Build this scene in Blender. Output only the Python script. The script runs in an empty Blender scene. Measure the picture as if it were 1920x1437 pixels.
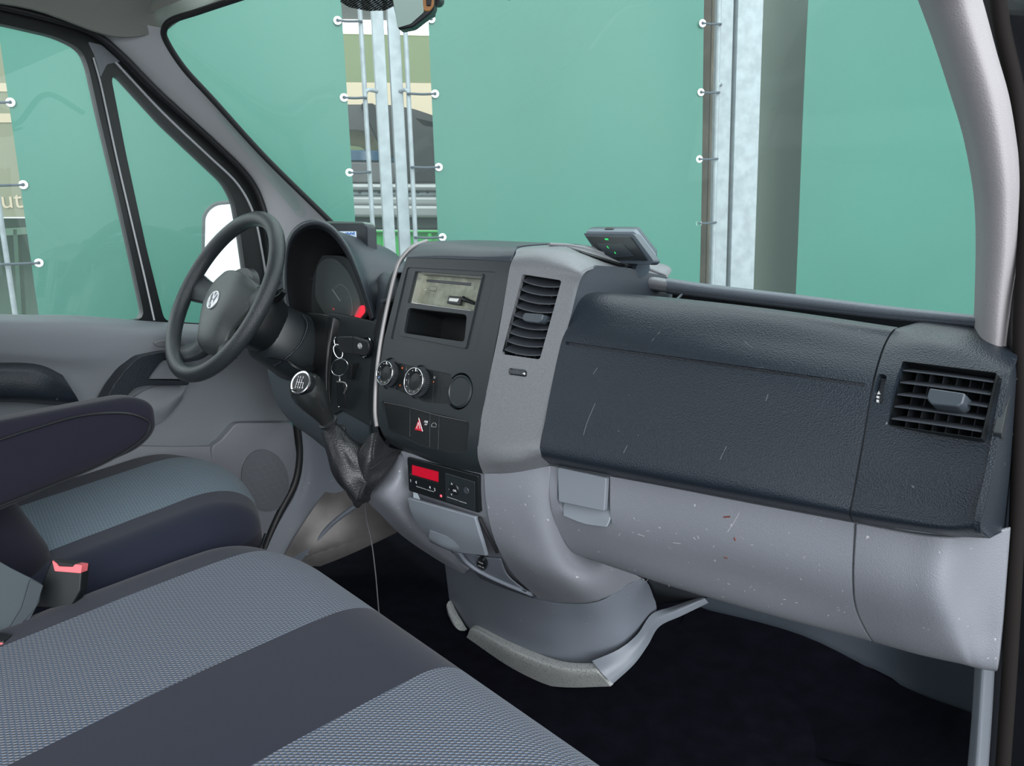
import bpy, bmesh, math, random
import numpy as np
from mathutils import Vector, Matrix
random.seed(7)
S = bpy.context.scene
COL = S.collection
# ------------------------------------------------------------------ camera, world, lights
F = 1500.0; CX = 960.0; CY = 718.5
CAM = np.array([.95, 0, 1.0])
YAW = math.radians(42); PIT = math.radians(11.5); ROL = math.radians(1.5)
fw = np.array([-math.sin(YAW)*math.cos(PIT), math.cos(YAW)*math.cos(PIT), -math.sin(PIT)])
r0 = np.array([math.cos(YAW), math.sin(YAW), 0]); u0 = np.cross(r0, fw)
rt = r0*math.cos(ROL)-u0*math.sin(ROL); up = u0*math.cos(ROL)+r0*math.sin(ROL)
cd = bpy.data.cameras.new('camera'); cam = bpy.data.objects.new('camera', cd); COL.objects.link(cam)
cd.sensor_width = 36; cd.lens = F/1920*36; cd.clip_start = .02; cd.clip_end = 200
cam.matrix_world = Matrix(((rt[0], up[0], -fw[0], CAM[0]), (rt[1], up[1], -fw[1], CAM[1]), (rt[2], up[2], -fw[2], CAM[2]), (0, 0, 0, 1)))
S.camera = cam
S.view_settings.view_transform = 'Standard'; S.view_settings.look = 'None'
S.view_settings.gamma = 1; S.view_settings.use_curve_mapping = False
S.view_settings.exposure = 0.0
wd = bpy.data.worlds.new('world'); S.world = wd; wd.use_nodes = True
wn = wd.node_tree; bg = wn.nodes['Background']
geo = wn.nodes.new('ShaderNodeTexCoord'); sep = wn.nodes.new('ShaderNodeSeparateXYZ'); rmp = wn.nodes.new('ShaderNodeValToRGB')
wn.links.new(geo.outputs['Generated'], sep.inputs[0]); wn.links.new(sep.outputs[2], rmp.inputs[0])
rmp.color_ramp.elements[0].position = 0.0; rmp.color_ramp.elements[0].color = (.42, .445, .47, 1)
rmp.color_ramp.elements[1].position = .40; rmp.color_ramp.elements[1].color = (.90, .95, 1.0, 1)
wn.links.new(rmp.outputs[0], bg.inputs[0]); bg.inputs[1].default_value = 2.5
sl = bpy.data.lights.new('sun', 'SUN'); sl.energy = 2.6; sl.angle = math.radians(50); sl.color = (.97, .98, 1)
so = bpy.data.objects.new('sun', sl); COL.objects.link(so); so.location = (3, -3, 6)
so.rotation_euler = Vector((1.3, -.75, .55)).to_track_quat('Z', 'Y').to_euler()

# ------------------------------------------------------------------ geometry helpers
def ray(px, py):
    d = fw*F+rt*(px-CX)-up*(py-CY); return d/np.linalg.norm(d)
def W(px, py, X=None, Y=None, Z=None):
    d = ray(px, py)
    for i, v in enumerate((X, Y, Z)):
        if v is not None: return CAM+d*((v-CAM[i])/d[i])
class Plane:
    """a real flat face in the cab, given by three of its points"""
    def __init__(s, a, b, c):
        s.p = np.array(a); n = np.cross(np.array(b)-s.p, np.array(c)-s.p); n /= np.linalg.norm(n)
        if n@(CAM-s.p) < 0: n = -n
        s.n = n
        u = np.array([0, 0, 1.])-n*n[2]; s.v = u/np.linalg.norm(u); s.u = np.cross(s.v, n)
    def on(s, px, py, t=0):
        d = ray(px, py); q = CAM+d*(((s.p-CAM)@s.n)/(d@s.n)); return q+s.n*t
    def off(s, t):
        q = Plane.__new__(Plane); q.p = s.p+s.n*t; q.n, q.u, q.v = s.n, s.u, s.v; return q
def surf_hit(px, py, f):
    d = ray(px, py); t = 1.0/d[1]
    for _ in range(25):
        p = CAM+d*t; t += (f(p[0], p[2])-p[1])*.8/d[1]
    return CAM+d*t
def table(pts):
    a = sorted(pts); zs = [p[0] for p in a]; ys = [p[1] for p in a]
    return lambda X, Z: float(np.interp(Z, zs, ys))
con = table([(.98, .956), (.937, .945), (.644, .859), (.61, .869), (.54, .876), (.49, .892), (.435, .925), (.36, .986), (.28, 1.07)])
def ws(X, Z): return 1.45-.16*(X/.75)**2-(Z-.9)*.85

def cr(P, n):
    P = np.array(P, float)
    if len(P) == 2: return np.array([P[0]+(P[1]-P[0])*t for t in np.linspace(0, 1, n+1)])
    Q = np.vstack([2*P[0]-P[1], P, 2*P[-1]-P[-2]]); out = []
    for i in range(len(P)-1):
        a, b, c, d = Q[i:i+4]
        for k in range(n):
            t = k/n
            out.append(.5*((2*b)+(c-a)*t+(2*a-5*b+4*c-d)*t*t+(3*b-a-3*c+d)*t**3))
    out.append(P[-1]); return np.array(out)
def crc(P, n):
    P = np.array(P, float); m = len(P); out = []
    for i in range(m):
        a, b, c, d = P[i-1], P[i], P[(i+1) % m], P[(i+2) % m]
        for k in range(n):
            t = k/n; out.append(.5*((2*b)+(c-a)*t+(2*a-5*b+4*c-d)*t*t+(3*b-a-3*c+d)*t**3))
    return np.array(out)
def rnd(P, r, n=4):
    """round the corners of a 2-D outline"""
    P = [np.array(p, float) for p in P]; out = []; m = len(P)
    for i in range(m):
        a, b, c = P[i-1], P[i], P[(i+1) % m]
        ra = min(r, np.linalg.norm(a-b)*.48); rc = min(r, np.linalg.norm(c-b)*.48)
        s = b+(a-b)/np.linalg.norm(a-b)*ra; e = b+(c-b)/np.linalg.norm(c-b)*rc
        for k in range(n+1):
            t = k/n; out.append((1-t)**2*s+2*t*(1-t)*b+t*t*e)
    return out

def link(name, me, m, parent=None, smooth=40, bevel=0, bseg=2):
    o = bpy.data.objects.new(name, me); COL.objects.link(o)
    for mm in (m if isinstance(m, (list, tuple)) else [m]): me.materials.append(mm)
    if smooth:
        me.polygons.foreach_set('use_smooth', [True]*len(me.polygons)); me.set_sharp_from_angle(angle=math.radians(smooth))
    if bevel:
        b = o.modifiers.new('bevel', 'BEVEL'); b.width = bevel; b.segments = bseg; b.limit_method = 'ANGLE'; b.angle_limit = math.radians(38); b.harden_normals = False
    if parent: setp(o, parent)
    return o
def setp(o, parent):
    o.parent = parent      # all meshes are drawn in world metres; only the Empties carry a location
    o.matrix_parent_inverse = Matrix.Translation(-parent.location) if parent.type == 'EMPTY' else Matrix.Identity(4)
def mesh(name, V, Fc, mi=None):
    me = bpy.data.meshes.new(name); me.from_pydata([tuple(map(float, v)) for v in V], [], Fc)
    if mi: me.polygons.foreach_set('material_index', mi)
    bm = bmesh.new(); bm.from_mesh(me); bmesh.ops.recalc_face_normals(bm, faces=bm.faces); bm.to_mesh(me); bm.free()
    me.update(); return me
def joinm(name, parts):
    V = []; Fc = []
    for v, f in parts:
        k = len(V); V += [tuple(map(float, x)) for x in v]; Fc += [tuple(i+k for i in g) for g in f]
    return mesh(name, V, Fc)
def sheet_vf(rows, nu=6, nv=6, thick=.006, dirn=(0, 1, 0)):
    R = np.array([cr(r, nu) for r in rows]); R = np.stack([cr(R[:, j], nv) for j in range(R.shape[1])], 1)
    h, w = R.shape[:2]; d = np.array(dirn, float)*thick
    V = list(R.reshape(-1, 3))+list((R+d).reshape(-1, 3)); n = h*w; Fc = []
    for i in range(h-1):
        for j in range(w-1):
            a = i*w+j; Fc.append((a, a+1, a+w+1, a+w)); Fc.append((n+a, n+a+w, n+a+w+1, n+a+1))
    for i in range(h-1):
        for j in (0, w-1):
            a = i*w+j; Fc.append((a, a+w, n+a+w, n+a))
    for j in range(w-1):
        for i in (0, h-1):
            a = i*w+j; Fc.append((a, a+1, n+a+1, n+a))
    return V, Fc
def sheet(name, rows, m, parent=None, nu=6, nv=6, thick=.006, dirn=(0, 1, 0), bevel=.0015, smooth=40):
    return link(name, mesh(name, *sheet_vf(rows, nu, nv, thick, dirn)), m, parent, smooth, bevel)
def prism_vf(P, d0, d1):
    """closed polygon P extruded from offset vector d0 to d1"""
    n = len(P); V = [np.array(p)+d0 for p in P]+[np.array(p)+d1 for p in P]
    return V, [tuple(range(n)), tuple(range(2*n-1, n-1, -1))]+[(i, (i+1) % n, n+(i+1) % n, n+i) for i in range(n)]
def plate_vf(pl, px, t0, t1): return prism_vf([pl.on(*p) for p in px], pl.n*t0, pl.n*t1)
def plate(name, pl, px, t0, t1, m, parent=None, bevel=.0008, smooth=40):
    return link(name, mesh(name, *plate_vf(pl, px, t0, t1)), m, parent, smooth, bevel)
def prism(name, P, d0, d1, m, parent=None, bevel=.001, smooth=40):
    return link(name, mesh(name, *prism_vf(P, np.array(d0, float), np.array(d1, float))), m, parent, smooth, bevel)
def tube_vf(P, r, n=12, closed=False, sub=6, squash=1.0):
    P = crc(P, sub) if closed else cr(P, sub); m = len(P)
    rr = np.interp(np.linspace(0, 1, m), np.linspace(0, 1, len(r)), r) if isinstance(r, (list, tuple)) else np.full(m, r)
    V = []; pn = None
    for i in range(m):
        t = (P[(i+1) % m]-P[i-1]) if closed else (P[min(i+1, m-1)]-P[max(i-1, 0)]); t = t/np.linalg.norm(t)
        if pn is None:
            a = np.array([0, 0, 1.]) if abs(t[2]) < .9 else np.array([1., 0, 0]); pn = a-t*(a@t)
        pn = pn-t*(pn@t); pn /= np.linalg.norm(pn); b = np.cross(t, pn)
        for k in range(n):
            w = 2*math.pi*k/n; V.append(P[i]+rr[i]*(pn*math.cos(w)*squash+b*math.sin(w)))
    Fc = []
    for i in range(m if closed else m-1):
        for k in range(n):
            a = i*n+k; b2 = i*n+(k+1) % n; c = ((i+1) % m)*n
            Fc.append((a, b2, c+(k+1) % n, c+k))
    if not closed: Fc += [tuple(range(n)), tuple(range((m-1)*n, m*n))]
    return V, Fc
def tube(name, P, r, m, parent=None, n=12, closed=False, sub=6, squash=1.0):
    return link(name, mesh(name, *tube_vf(P, r, n, closed, sub, squash)), m, parent, 50)
def lathe_vf(prof, o, ax, n=40):
    ax = np.array(ax, float); ax /= np.linalg.norm(ax); a = np.array([0, 0, 1.]) if abs(ax[2]) < .9 else np.array([1., 0, 0])
    u = np.cross(ax, a); u /= np.linalg.norm(u); v = np.cross(ax, u); V = []
    for r, h in prof:
        for k in range(n):
            w = 2*math.pi*k/n; V.append(np.array(o)+ax*h+r*(u*math.cos(w)+v*math.sin(w)))
    m = len(prof); Fc = [(i*n+k, i*n+(k+1) % n, (i+1)*n+(k+1) % n, (i+1)*n+k) for i in range(m-1) for k in range(n)]
    return V, Fc+[tuple(range(n)), tuple(range((m-1)*n, m*n))]
def lathe(name, prof, o, ax, m, parent=None, n=40, smooth=35):
    return link(name, mesh(name, *lathe_vf(prof, o, ax, n)), m, parent, smooth)
def box_vf(c, s, R=None):
    c = np.array(c, float); R = np.eye(3) if R is None else R
    V = [c+R@(np.array([x, y, z])*np.array(s)/2) for x in (-1, 1) for y in (-1, 1) for z in (-1, 1)]
    return V, [(0, 1, 3, 2), (4, 6, 7, 5), (0, 4, 5, 1), (2, 3, 7, 6), (0, 2, 6, 4), (1, 5, 7, 3)]
def box(name, c, s, m, parent=None, R=None, bevel=.002):
    return link(name, mesh(name, *box_vf(c, s, R)), m, parent, 40, bevel)
def pillow(name, lo, hi, r, m, parent=None, n=(40, 40, 16), deform=None, matfn=None):
    """rounded box with soft corners; deform moves each point, matfn picks the cloth of each face"""
    lo = np.array(lo, float); hi = np.array(hi, float); r = np.array(r, float); V = []; V0 = []; idx = {}; Fc = []; mi = []
    def vid(i, j, k):
        key = (i, j, k)
        if key not in idx:
            p = lo+(hi-lo)*np.array([i/n[0], j/n[1], k/n[2]]); q = np.clip(p, lo+r, hi-r); d = (p-q)/r; L = np.linalg.norm(d)
            mx = np.max(np.abs(d))
            if L > 1e-9: p = q+r*d/L*mx
            V0.append(p)
            if deform: p = deform(p, (p-lo)/(hi-lo))
            idx[key] = len(V); V.append(p)
        return idx[key]
    a, b, c = n
    for i in range(a):
        for j in range(b):
            for k in (0, c):
                Fc.append((vid(i, j, k), vid(i+1, j, k), vid(i+1, j+1, k), vid(i, j+1, k)))
    for i in range(a):
        for k in range(c):
            for j in (0, b):
                Fc.append((vid(i, j, k), vid(i+1, j, k), vid(i+1, j, k+1), vid(i, j, k+1)))
    for j in range(b):
        for k in range(c):
            for i in (0, a):
                Fc.append((vid(i, j, k), vid(i, j+1, k), vid(i, j+1, k+1), vid(i, j, k+1)))
    if matfn: mi = [matfn(sum(V0[q] for q in f)/4) for f in Fc]
    return link(name, mesh(name, V, Fc, mi or None), m, parent, 60)
def cut(o, vfs):
    for vf in (vfs if isinstance(vfs, list) else [vfs]):
        c = bpy.data.objects.new('cutter', mesh('cutter', *vf)); COL.objects.link(c)
        md = o.modifiers.new('cut', 'BOOLEAN'); md.operation = 'DIFFERENCE'; md.solver = 'EXACT'; md.object = c
        while o.modifiers[0] != md: o.modifiers.move(len(o.modifiers)-1, 0)
        bev = [x for x in o.modifiers if x.type == 'BEVEL']
        for b in bev: b.show_viewport = False
        dg = bpy.context.evaluated_depsgraph_get(); dg.update()
        me = bpy.data.meshes.new_from_object(o.evaluated_get(dg)); o.modifiers.remove(md); o.data = me
        for b in bev: b.show_viewport = True
        bpy.data.objects.remove(c)
    o.data.set_sharp_from_angle(angle=math.radians(35)); return o
def text(name, s, pl, px, py, h, m, parent=None, t=.0004, rot=0, ext=.0002, udir=None, align='CENTER'):
    c = bpy.data.curves.new(name, 'FONT'); c.body = s; c.size = h/.7; c.extrude = ext; c.align_x = align; c.align_y = 'CENTER'
    o = bpy.data.objects.new(name, c); COL.objects.link(o)
    u = pl.u if udir is None else np.array(udir)-pl.n*(np.array(udir)@pl.n); u = u/np.linalg.norm(u); v = np.cross(pl.n, u)
    u, v = u*math.cos(rot)+v*math.sin(rot), v*math.cos(rot)-u*math.sin(rot); q = pl.on(px, py, t)
    M = Matrix(((u[0], v[0], pl.n[0], q[0]), (u[1], v[1], pl.n[1], q[1]), (u[2], v[2], pl.n[2], q[2]), (0, 0, 0, 1)))
    dg = bpy.context.evaluated_depsgraph_get(); dg.update(); me = bpy.data.meshes.new_from_object(o.evaluated_get(dg)); me.transform(M)
    bpy.data.objects.remove(o); return link(name, me, m, parent, 0)
def tag(o, label=None, cat=None, group=None, kind=None):
    for k, v in (('label', label), ('category', cat), ('group', group), ('kind', kind)):
        if v: o[k] = v
    return o
def thing(name, loc, label, cat, group=None):
    o = bpy.data.objects.new(name, None); COL.objects.link(o); o.location = tuple(map(float, loc)); o.empty_display_size = .05
    return tag(o, label, cat, group)

# ------------------------------------------------------------------ materials
def mat(name, col, rough=.5, metal=0, bump=None, spec=.5, var=None, emit=None, sheen=0, spots=None):
    m = bpy.data.materials.new(name); m.use_nodes = True; nt = m.node_tree; b = nt.nodes['Principled BSDF']
    b.inputs['Base Color'].default_value = (*col, 1); b.inputs['Roughness'].default_value = rough; b.inputs['Metallic'].default_value = metal
    b.inputs['Specular IOR Level'].default_value = spec
    if sheen: b.inputs['Sheen Weight'].default_value = sheen
    tc = nt.nodes.new('ShaderNodeTexCoord'); out = None
    def nz(scale, det=3):
        n = nt.nodes.new('ShaderNodeTexNoise'); n.inputs['Scale'].default_value = scale; n.inputs['Detail'].default_value = det
        nt.links.new(tc.outputs['Object'], n.inputs['Vector']); return n
    if var:
        n = nz(var[0], 4); r = nt.nodes.new('ShaderNodeValToRGB'); a = var[1]
        r.color_ramp.elements[0].position = .35; r.color_ramp.elements[1].position = .65
        r.color_ramp.elements[0].color = (*[c*(1-a) for c in col], 1); r.color_ramp.elements[1].color = (*[min(1, c*(1+a)) for c in col], 1)
        nt.links.new(n.outputs['Fac'], r.inputs[0]); out = r.outputs[0]
    if spots:      # scuffs and specks: (scale, threshold, colour)
        n = nz(spots[0], 6); r = nt.nodes.new('ShaderNodeValToRGB'); r.color_ramp.elements[0].position = spots[1]; r.color_ramp.elements[1].position = spots[1]+.02
        r.color_ramp.elements[0].color = (0, 0, 0, 1); r.color_ramp.elements[1].color = (1, 1, 1, 1); nt.links.new(n.outputs['Fac'], r.inputs[0])
        mx = nt.nodes.new('ShaderNodeMix'); mx.data_type = 'RGBA'; mx.inputs['A'].default_value = (*col, 1); mx.inputs['B'].default_value = (*spots[2], 1)
        if out: nt.links.new(out, mx.inputs['A'])
        nt.links.new(r.outputs[0], mx.inputs['Factor']); out = mx.outputs['Result']
    if out: nt.links.new(out, b.inputs['Base Color'])
    if bump:
        kind, scale, st = bump
        if kind == 'grain':
            n = nt.nodes.new('ShaderNodeTexVoronoi'); n.inputs['Scale'].default_value = scale; nt.links.new(tc.outputs['Object'], n.inputs['Vector']); src = n.outputs['Distance']
        else: src = nz(scale, 4).outputs['Fac']
        bp = nt.nodes.new('ShaderNodeBump'); bp.inputs['Strength'].default_value = st; bp.inputs['Distance'].default_value = .001
        nt.links.new(src, bp.inputs['Height']); nt.links.new(bp.outputs[0], b.inputs['Normal'])
    if emit:
        b.inputs['Emission Color'].default_value = (*emit[0], 1); b.inputs['Emission Strength'].default_value = emit[1]
    return m
M = {}
M['pad'] = mat('dark_leather_plastic', (.014, .020, .028), .36, spec=.45, bump=('grain', 520, .45), spots=(110, .735, (.12, .13, .14)))
M['fascia'] = mat('dark_fascia', (.018, .024, .027), .38, bump=('noise', 900, .08))
M['cap'] = mat('console_cap', (.036, .044, .056), .40, bump=('grain', 700, .2))
M['silver'] = mat('silver_plastic', (.195, .205, .218), .42, metal=.25, bump=('noise', 1500, .15), var=(1300, .25))
M['silver_l'] = mat('silver_edge', (.30, .29, .29), .4, metal=.25)
M['grey'] = mat('grey_plastic', (.20, .212, .238), .5, bump=('grain', 620, .3), spots=(130, .70, (.45, .45, .47)))
M['grey2'] = mat('smooth_grey_plastic', (.20, .225, .255), .42, bump=('noise', 600, .05))
M['grey3'] = mat('foot_housing_plastic', (.20, .225, .265), .5, bump=('noise', 400, .06), spots=(120, .71, (.42, .42, .44)))
M['door'] = mat('door_plastic', (.185, .205, .225), .5, bump=('grain', 600, .2))
M['doorl'] = mat('door_plastic_lower', (.21, .22, .245), .55, bump=('grain', 600, .2))
M['pillar'] = mat('pillar_plastic', (.33, .315, .325), .6, bump=('grain', 600, .25))
M['pillarl'] = mat('pillar_plastic_grey', (.46, .48, .50), .38, bump=('grain', 600, .1))
M['roof'] = mat('headliner_cloth', (.24, .25, .225), .85, bump=('noise', 700, .3))
M['rail'] = mat('rail_plastic', (.11, .13, .155), .4, bump=('grain', 700, .3))  # lighter than the cap plastic: sky reflection put into the base colour
M['black'] = mat('black_plastic', (.008, .010, .011), .4)
M['blackm'] = mat('matt_black', (.010, .011, .013), .7)
M['rubber'] = mat('black_rubber', (.014, .015, .017), .45, bump=('noise', 300, .1))
M['rim'] = mat('wheel_leather_plastic', (.026, .032, .036), .32, bump=('grain', 700, .5))
M['hub'] = mat('wheel_hub_plastic', (.055, .065, .064), .4, bump=('grain', 650, .25))
M['slat'] = mat('vent_slat', (.045, .052, .062), .4)
M['tab'] = mat('vent_tab', (.055, .068, .082), .38)
M['chrome'] = mat('chrome', (.75, .77, .8), .12, metal=1)
M['steel'] = mat('zinc_steel', (.55, .56, .53), .35, metal=.9, bump=('noise', 200, .1))
M['olive_metal'] = mat('aged_metal_sheet', (.22, .23, .18), .4, metal=.6, var=(60, .2))
M['white'] = mat('white_print', (.75, .77, .78), .5)
M['dimwhite'] = mat('grey_print', (.35, .36, .37), .5)
M['redlcd'] = mat('red_display', (.35, .005, .02), .3, emit=((.9, .01, .04), .28))
M['red'] = mat('red_plastic', (.6, .02, .04), .35)
M['pinkred'] = mat('buckle_red', (.85, .16, .18), .3)
M['redglow'] = mat('red_warning_lamp', (.5, .02, .04), .3, emit=((1, .04, .07), .8))
M['green_led'] = mat('green_led', (0, .5, .1), .3, emit=((.05, 1, .2), .45))
M['orange'] = mat('orange_mark', (.7, .16, .05), .4, emit=((1, .2, .03), .3))
M['blue'] = mat('blue_mark', (.05, .25, .7), .4)
M['lcd'] = mat('lcd_screen', (.6, .7, .8), .3, emit=((.6, .75, .9), .5))
M['leather'] = mat('black_leather', (.018, .019, .021), .36, bump=('grain', 420, .5))
M['seatdark'] = mat('seat_cloth_navy', (.015, .018, .032), .85, spec=.12, sheen=.12, bump=('noise', 1500, .2))
M['seatblack'] = mat('seat_cloth_black', (.012, .012, .021), .85, spec=.12, sheen=.1, bump=('noise', 1500, .2))
M['carpet'] = mat('carpet', (.0035, .0038, .0075), .95, spec=.08, bump=('noise', 800, .5), sheen=.0, var=(25, .3))
M['speck'] = mat('textured_step_edge', (.47, .49, .48), .55, bump=('noise', 500, .9), spots=(450, .6, (.10, .105, .11)))
M['tarp'] = mat('green_tarpaulin', (.016, .160, .114), .42, bump=('noise', 3, .3), var=(.9, .06))
M['galv'] = mat('galvanised_steel', (.31, .355, .38), .5, metal=.15, var=(22, .12))
M['tie'] = mat('tie_rubber', (.05, .07, .09), .6)
M['eyelet'] = mat('white_eyelet', (.85, .87, .88), .4)
M['toll'] = mat('toll_box_grey', (.06, .08, .10), .35)
M['tolldark'] = mat('toll_box_face', (.006, .011, .014), .2)
M['carpaint'] = mat('grey_car_paint', (.045, .045, .046), .25, metal=.3)
M['carblue'] = mat('dark_blue_car_glass', (.02, .07, .13), .08)
M['olive'] = mat('olive_wall', (.17, .21, .11), .8)
M['cream'] = mat('cream_wall', (.55, .46, .33), .8)
M['brown'] = mat('brown_timber', (.17, .125, .085), .8, var=(6, .3))
M['oligrey'] = mat('olive_grey_board', (.16, .20, .16), .7)
M['greenbox'] = mat('green_container_paint', (.07, .50, .12), .5, spots=(9, .62, (.35, .4, .3)))
M['ground'] = mat('asphalt', (.16, .16, .16), .9, bump=('noise', 60, .4), var=(3, .15))
M['bumper'] = mat('silver_bumper', (.36, .37, .37), .35, metal=.3)
M['lamp'] = mat('hall_strip_light', (.9, .9, .9), .5, emit=((1, .98, .95), 2.0))
M['mirror'] = mat('mirror_glass', (.95, .96, .97), .02, metal=1)
M['rvmglass'] = mat('rear_mirror_glass', (.22, .29, .26), .03, metal=1)
M['amber'] = mat('amber_edge', (.45, .2, .06), .4)
M['paint'] = mat('van_body_paint', (.010, .011, .014), .35)
M['brownseal'] = mat('brown_black_seal', (.010, .008, .007), .8, spec=.2)  # near-black seal with a slight brown tone
M['wire'] = mat('grey_wire', (.12, .12, .13), .5)
M['label'] = mat('faint_glass_print', (.05, .09, .08), .5)

def glass_mat(name, tint, haze, hazecol):
    m = bpy.data.materials.new(name); m.use_nodes = True; nt = m.node_tree; nt.nodes.clear()
    o = nt.nodes.new('ShaderNodeOutputMaterial'); t = nt.nodes.new('ShaderNodeBsdfTransparent'); t.inputs[0].default_value = (*tint, 1)
    g = nt.nodes.new('ShaderNodeBsdfGlossy'); g.inputs['Roughness'].default_value = .01
    lw = nt.nodes.new('ShaderNodeLayerWeight'); lw.inputs['Blend'].default_value = .5
    pw = nt.nodes.new('ShaderNodeMath'); pw.operation = 'POWER'; pw.inputs[1].default_value = 4.0; nt.links.new(lw.outputs['Facing'], pw.inputs[0])
    fr = nt.nodes.new('ShaderNodeMath'); fr.operation = 'MULTIPLY_ADD'; fr.inputs[1].default_value = .55; fr.inputs[2].default_value = .025; nt.links.new(pw.outputs[0], fr.inputs[0])
    d = nt.nodes.new('ShaderNodeBsdfDiffuse'); d.inputs[0].default_value = (*hazecol, 1)
    tl = nt.nodes.new('ShaderNodeBsdfTranslucent'); tl.inputs[0].default_value = (*hazecol, 1)
    a = nt.nodes.new('ShaderNodeAddShader'); nt.links.new(d.outputs[0], a.inputs[0]); nt.links.new(tl.outputs[0], a.inputs[1])
    m0 = nt.nodes.new('ShaderNodeMixShader'); m0.inputs[0].default_value = haze; nt.links.new(t.outputs[0], m0.inputs[1]); nt.links.new(a.outputs[0], m0.inputs[2])
    m1 = nt.nodes.new('ShaderNodeMixShader'); nt.links.new(fr.outputs[0], m1.inputs[0]); nt.links.new(m0.outputs[0], m1.inputs[1]); nt.links.new(g.outputs[0], m1.inputs[2])
    nt.links.new(m1.outputs[0], o.inputs[0]); return m
M['glass'] = glass_mat('windscreen_glass', (.94, .98, .965), .022, (.85, .95, .93))
M['glass2'] = glass_mat('side_glass', (.94, .98, .965), .025, (.85, .95, .93))
M['glassc'] = glass_mat('cluster_glass', (.85, .87, .87), .08, (.6, .7, .68))

def weave_mat(name, base, dash, alt, ang=-.70, bw=.0066, rh=.0044):
    """seat cloth: grey cells, each with one short slanted dash, part white and part blue"""
    m = mat(name, base, .8, sheen=.1, spec=.15); nt = m.node_tree; b = nt.nodes['Principled BSDF']
    tc = nt.nodes.new('ShaderNodeTexCoord'); mp = nt.nodes.new('ShaderNodeMapping'); mp.inputs['Rotation'].default_value = (0, 0, ang)
    nt.links.new(tc.outputs['Object'], mp.inputs[0]); sp = nt.nodes.new('ShaderNodeSeparateXYZ'); nt.links.new(mp.outputs[0], sp.inputs[0])
    def mt(op, a, b_=None, c=None):
        n = nt.nodes.new('ShaderNodeMath'); n.operation = op
        for i, v in enumerate((a, b_, c)):
            if v is None: continue
            if isinstance(v, (int, float)): n.inputs[i].default_value = v
            else: nt.links.new(v, n.inputs[i])
        return n.outputs[0]
    v = mt('DIVIDE', sp.outputs[1], rh); row = mt('FLOOR', v); fv = mt('FRACT', v)
    fu = mt('FRACT', mt('MULTIPLY_ADD', row, .5, mt('DIVIDE', sp.outputs[0], bw)))
    d = mt('ABSOLUTE', mt('SUBTRACT', fv, mt('MULTIPLY_ADD', fu, .30, .35)))
    mask = mt('MULTIPLY', mt('LESS_THAN', d, .13), mt('LESS_THAN', fu, .84))
    isalt = mt('GREATER_THAN', fu, .56)
    dark = mt('MULTIPLY', mt('GREATER_THAN', mt('ABSOLUTE', mt('SUBTRACT', mt('MULTIPLY_ADD', fu, .30, .35), fv)), .42), .45)
    def mixc(f, A_, B_):
        n = nt.nodes.new('ShaderNodeMix'); n.data_type = 'RGBA'; nt.links.new(f, n.inputs['Factor'])
        for k, q in (('A', A_), ('B', B_)):
            if isinstance(q, tuple): n.inputs[k].default_value = (*q, 1)
            else: nt.links.new(q, n.inputs[k])
        return n.outputs['Result']
    c = mixc(dark, base, tuple(x*.35 for x in base)); c = mixc(mask, c, mixc(isalt, dash, alt)); nt.links.new(c, b.inputs['Base Color'])
    bp = nt.nodes.new('ShaderNodeBump'); bp.inputs['Strength'].default_value = .35; bp.inputs['Distance'].default_value = .0006
    nt.links.new(mask, bp.inputs['Height']); nt.links.new(bp.outputs[0], b.inputs['Normal']); return m
M['weave'] = weave_mat('seat_cloth_weave', (.068, .074, .090), (.32, .36, .42), (.09, .19, .36))
M['weave2'] = weave_mat('seat_cloth_weave_far', (.07, .095, .115), (.30, .38, .44), (.12, .24, .36))

M['hex'] = mat('speaker_mesh', (.14, .148, .165), .6, bump=('grain', 900, .5))
def dotmat():
    m = bpy.data.materials.new('dotted_screen_print'); m.use_nodes = True; nt = m.node_tree; nt.nodes.clear()
    o = nt.nodes.new('ShaderNodeOutputMaterial'); t = nt.nodes.new('ShaderNodeBsdfTransparent'); d = nt.nodes.new('ShaderNodeBsdfDiffuse'); d.inputs[0].default_value = (.01, .012, .012, 1)
    tc = nt.nodes.new('ShaderNodeTexCoord'); v = nt.nodes.new('ShaderNodeTexVoronoi'); v.inputs['Scale'].default_value = 420; v.inputs['Randomness'].default_value = 0
    nt.links.new(tc.outputs['Object'], v.inputs['Vector']); r = nt.nodes.new('ShaderNodeMath'); r.operation = 'GREATER_THAN'; r.inputs[1].default_value = .52
    nt.links.new(v.outputs['Distance'], r.inputs[0]); mx = nt.nodes.new('ShaderNodeMixShader'); nt.links.new(r.outputs[0], mx.inputs[0]); nt.links.new(d.outputs[0], mx.inputs[1]); nt.links.new(t.outputs[0], mx.inputs[2])
    nt.links.new(mx.outputs[0], o.inputs[0]); return m
M['dots'] = dotmat()

def R(spec):     # list of (px, py, Y) picks or ready points -> 3-D points
    out = []
    for s in spec:
        if isinstance(s, np.ndarray): out.append(s)
        elif len(s) == 3: out.append(W(s[0], s[1], Y=s[2]))
        else: out.append(surf_hit(s[0], s[1], con))
    return out
A = np.array
# ================================================================== the cab shell
def st(o): return tag(o, kind='structure')
# floor, roof, walls
st(sheet('floor', [[A([x, y, z]) for x in (-.86, -.4, 0, .4, .80)] for y, z in ((-.7, .12), (0, .12), (.6, .12), (1.15, .12), (1.60, .12))], M['carpet'], thick=-.02, dirn=(0, 0, 1), nu=10, nv=6))
st(sheet('ceiling', [[A([x, y, 1.49+.03*math.cos(x*1.9)+dz]) for x in (-.80, -.6, -.2, .2, .55, .78)] for y, dz in ((-.9, .03), (0, .03), (.4, .02), (.74, -.005))], M['roof'], thick=.03, dirn=(0, 0, 1)))
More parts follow.
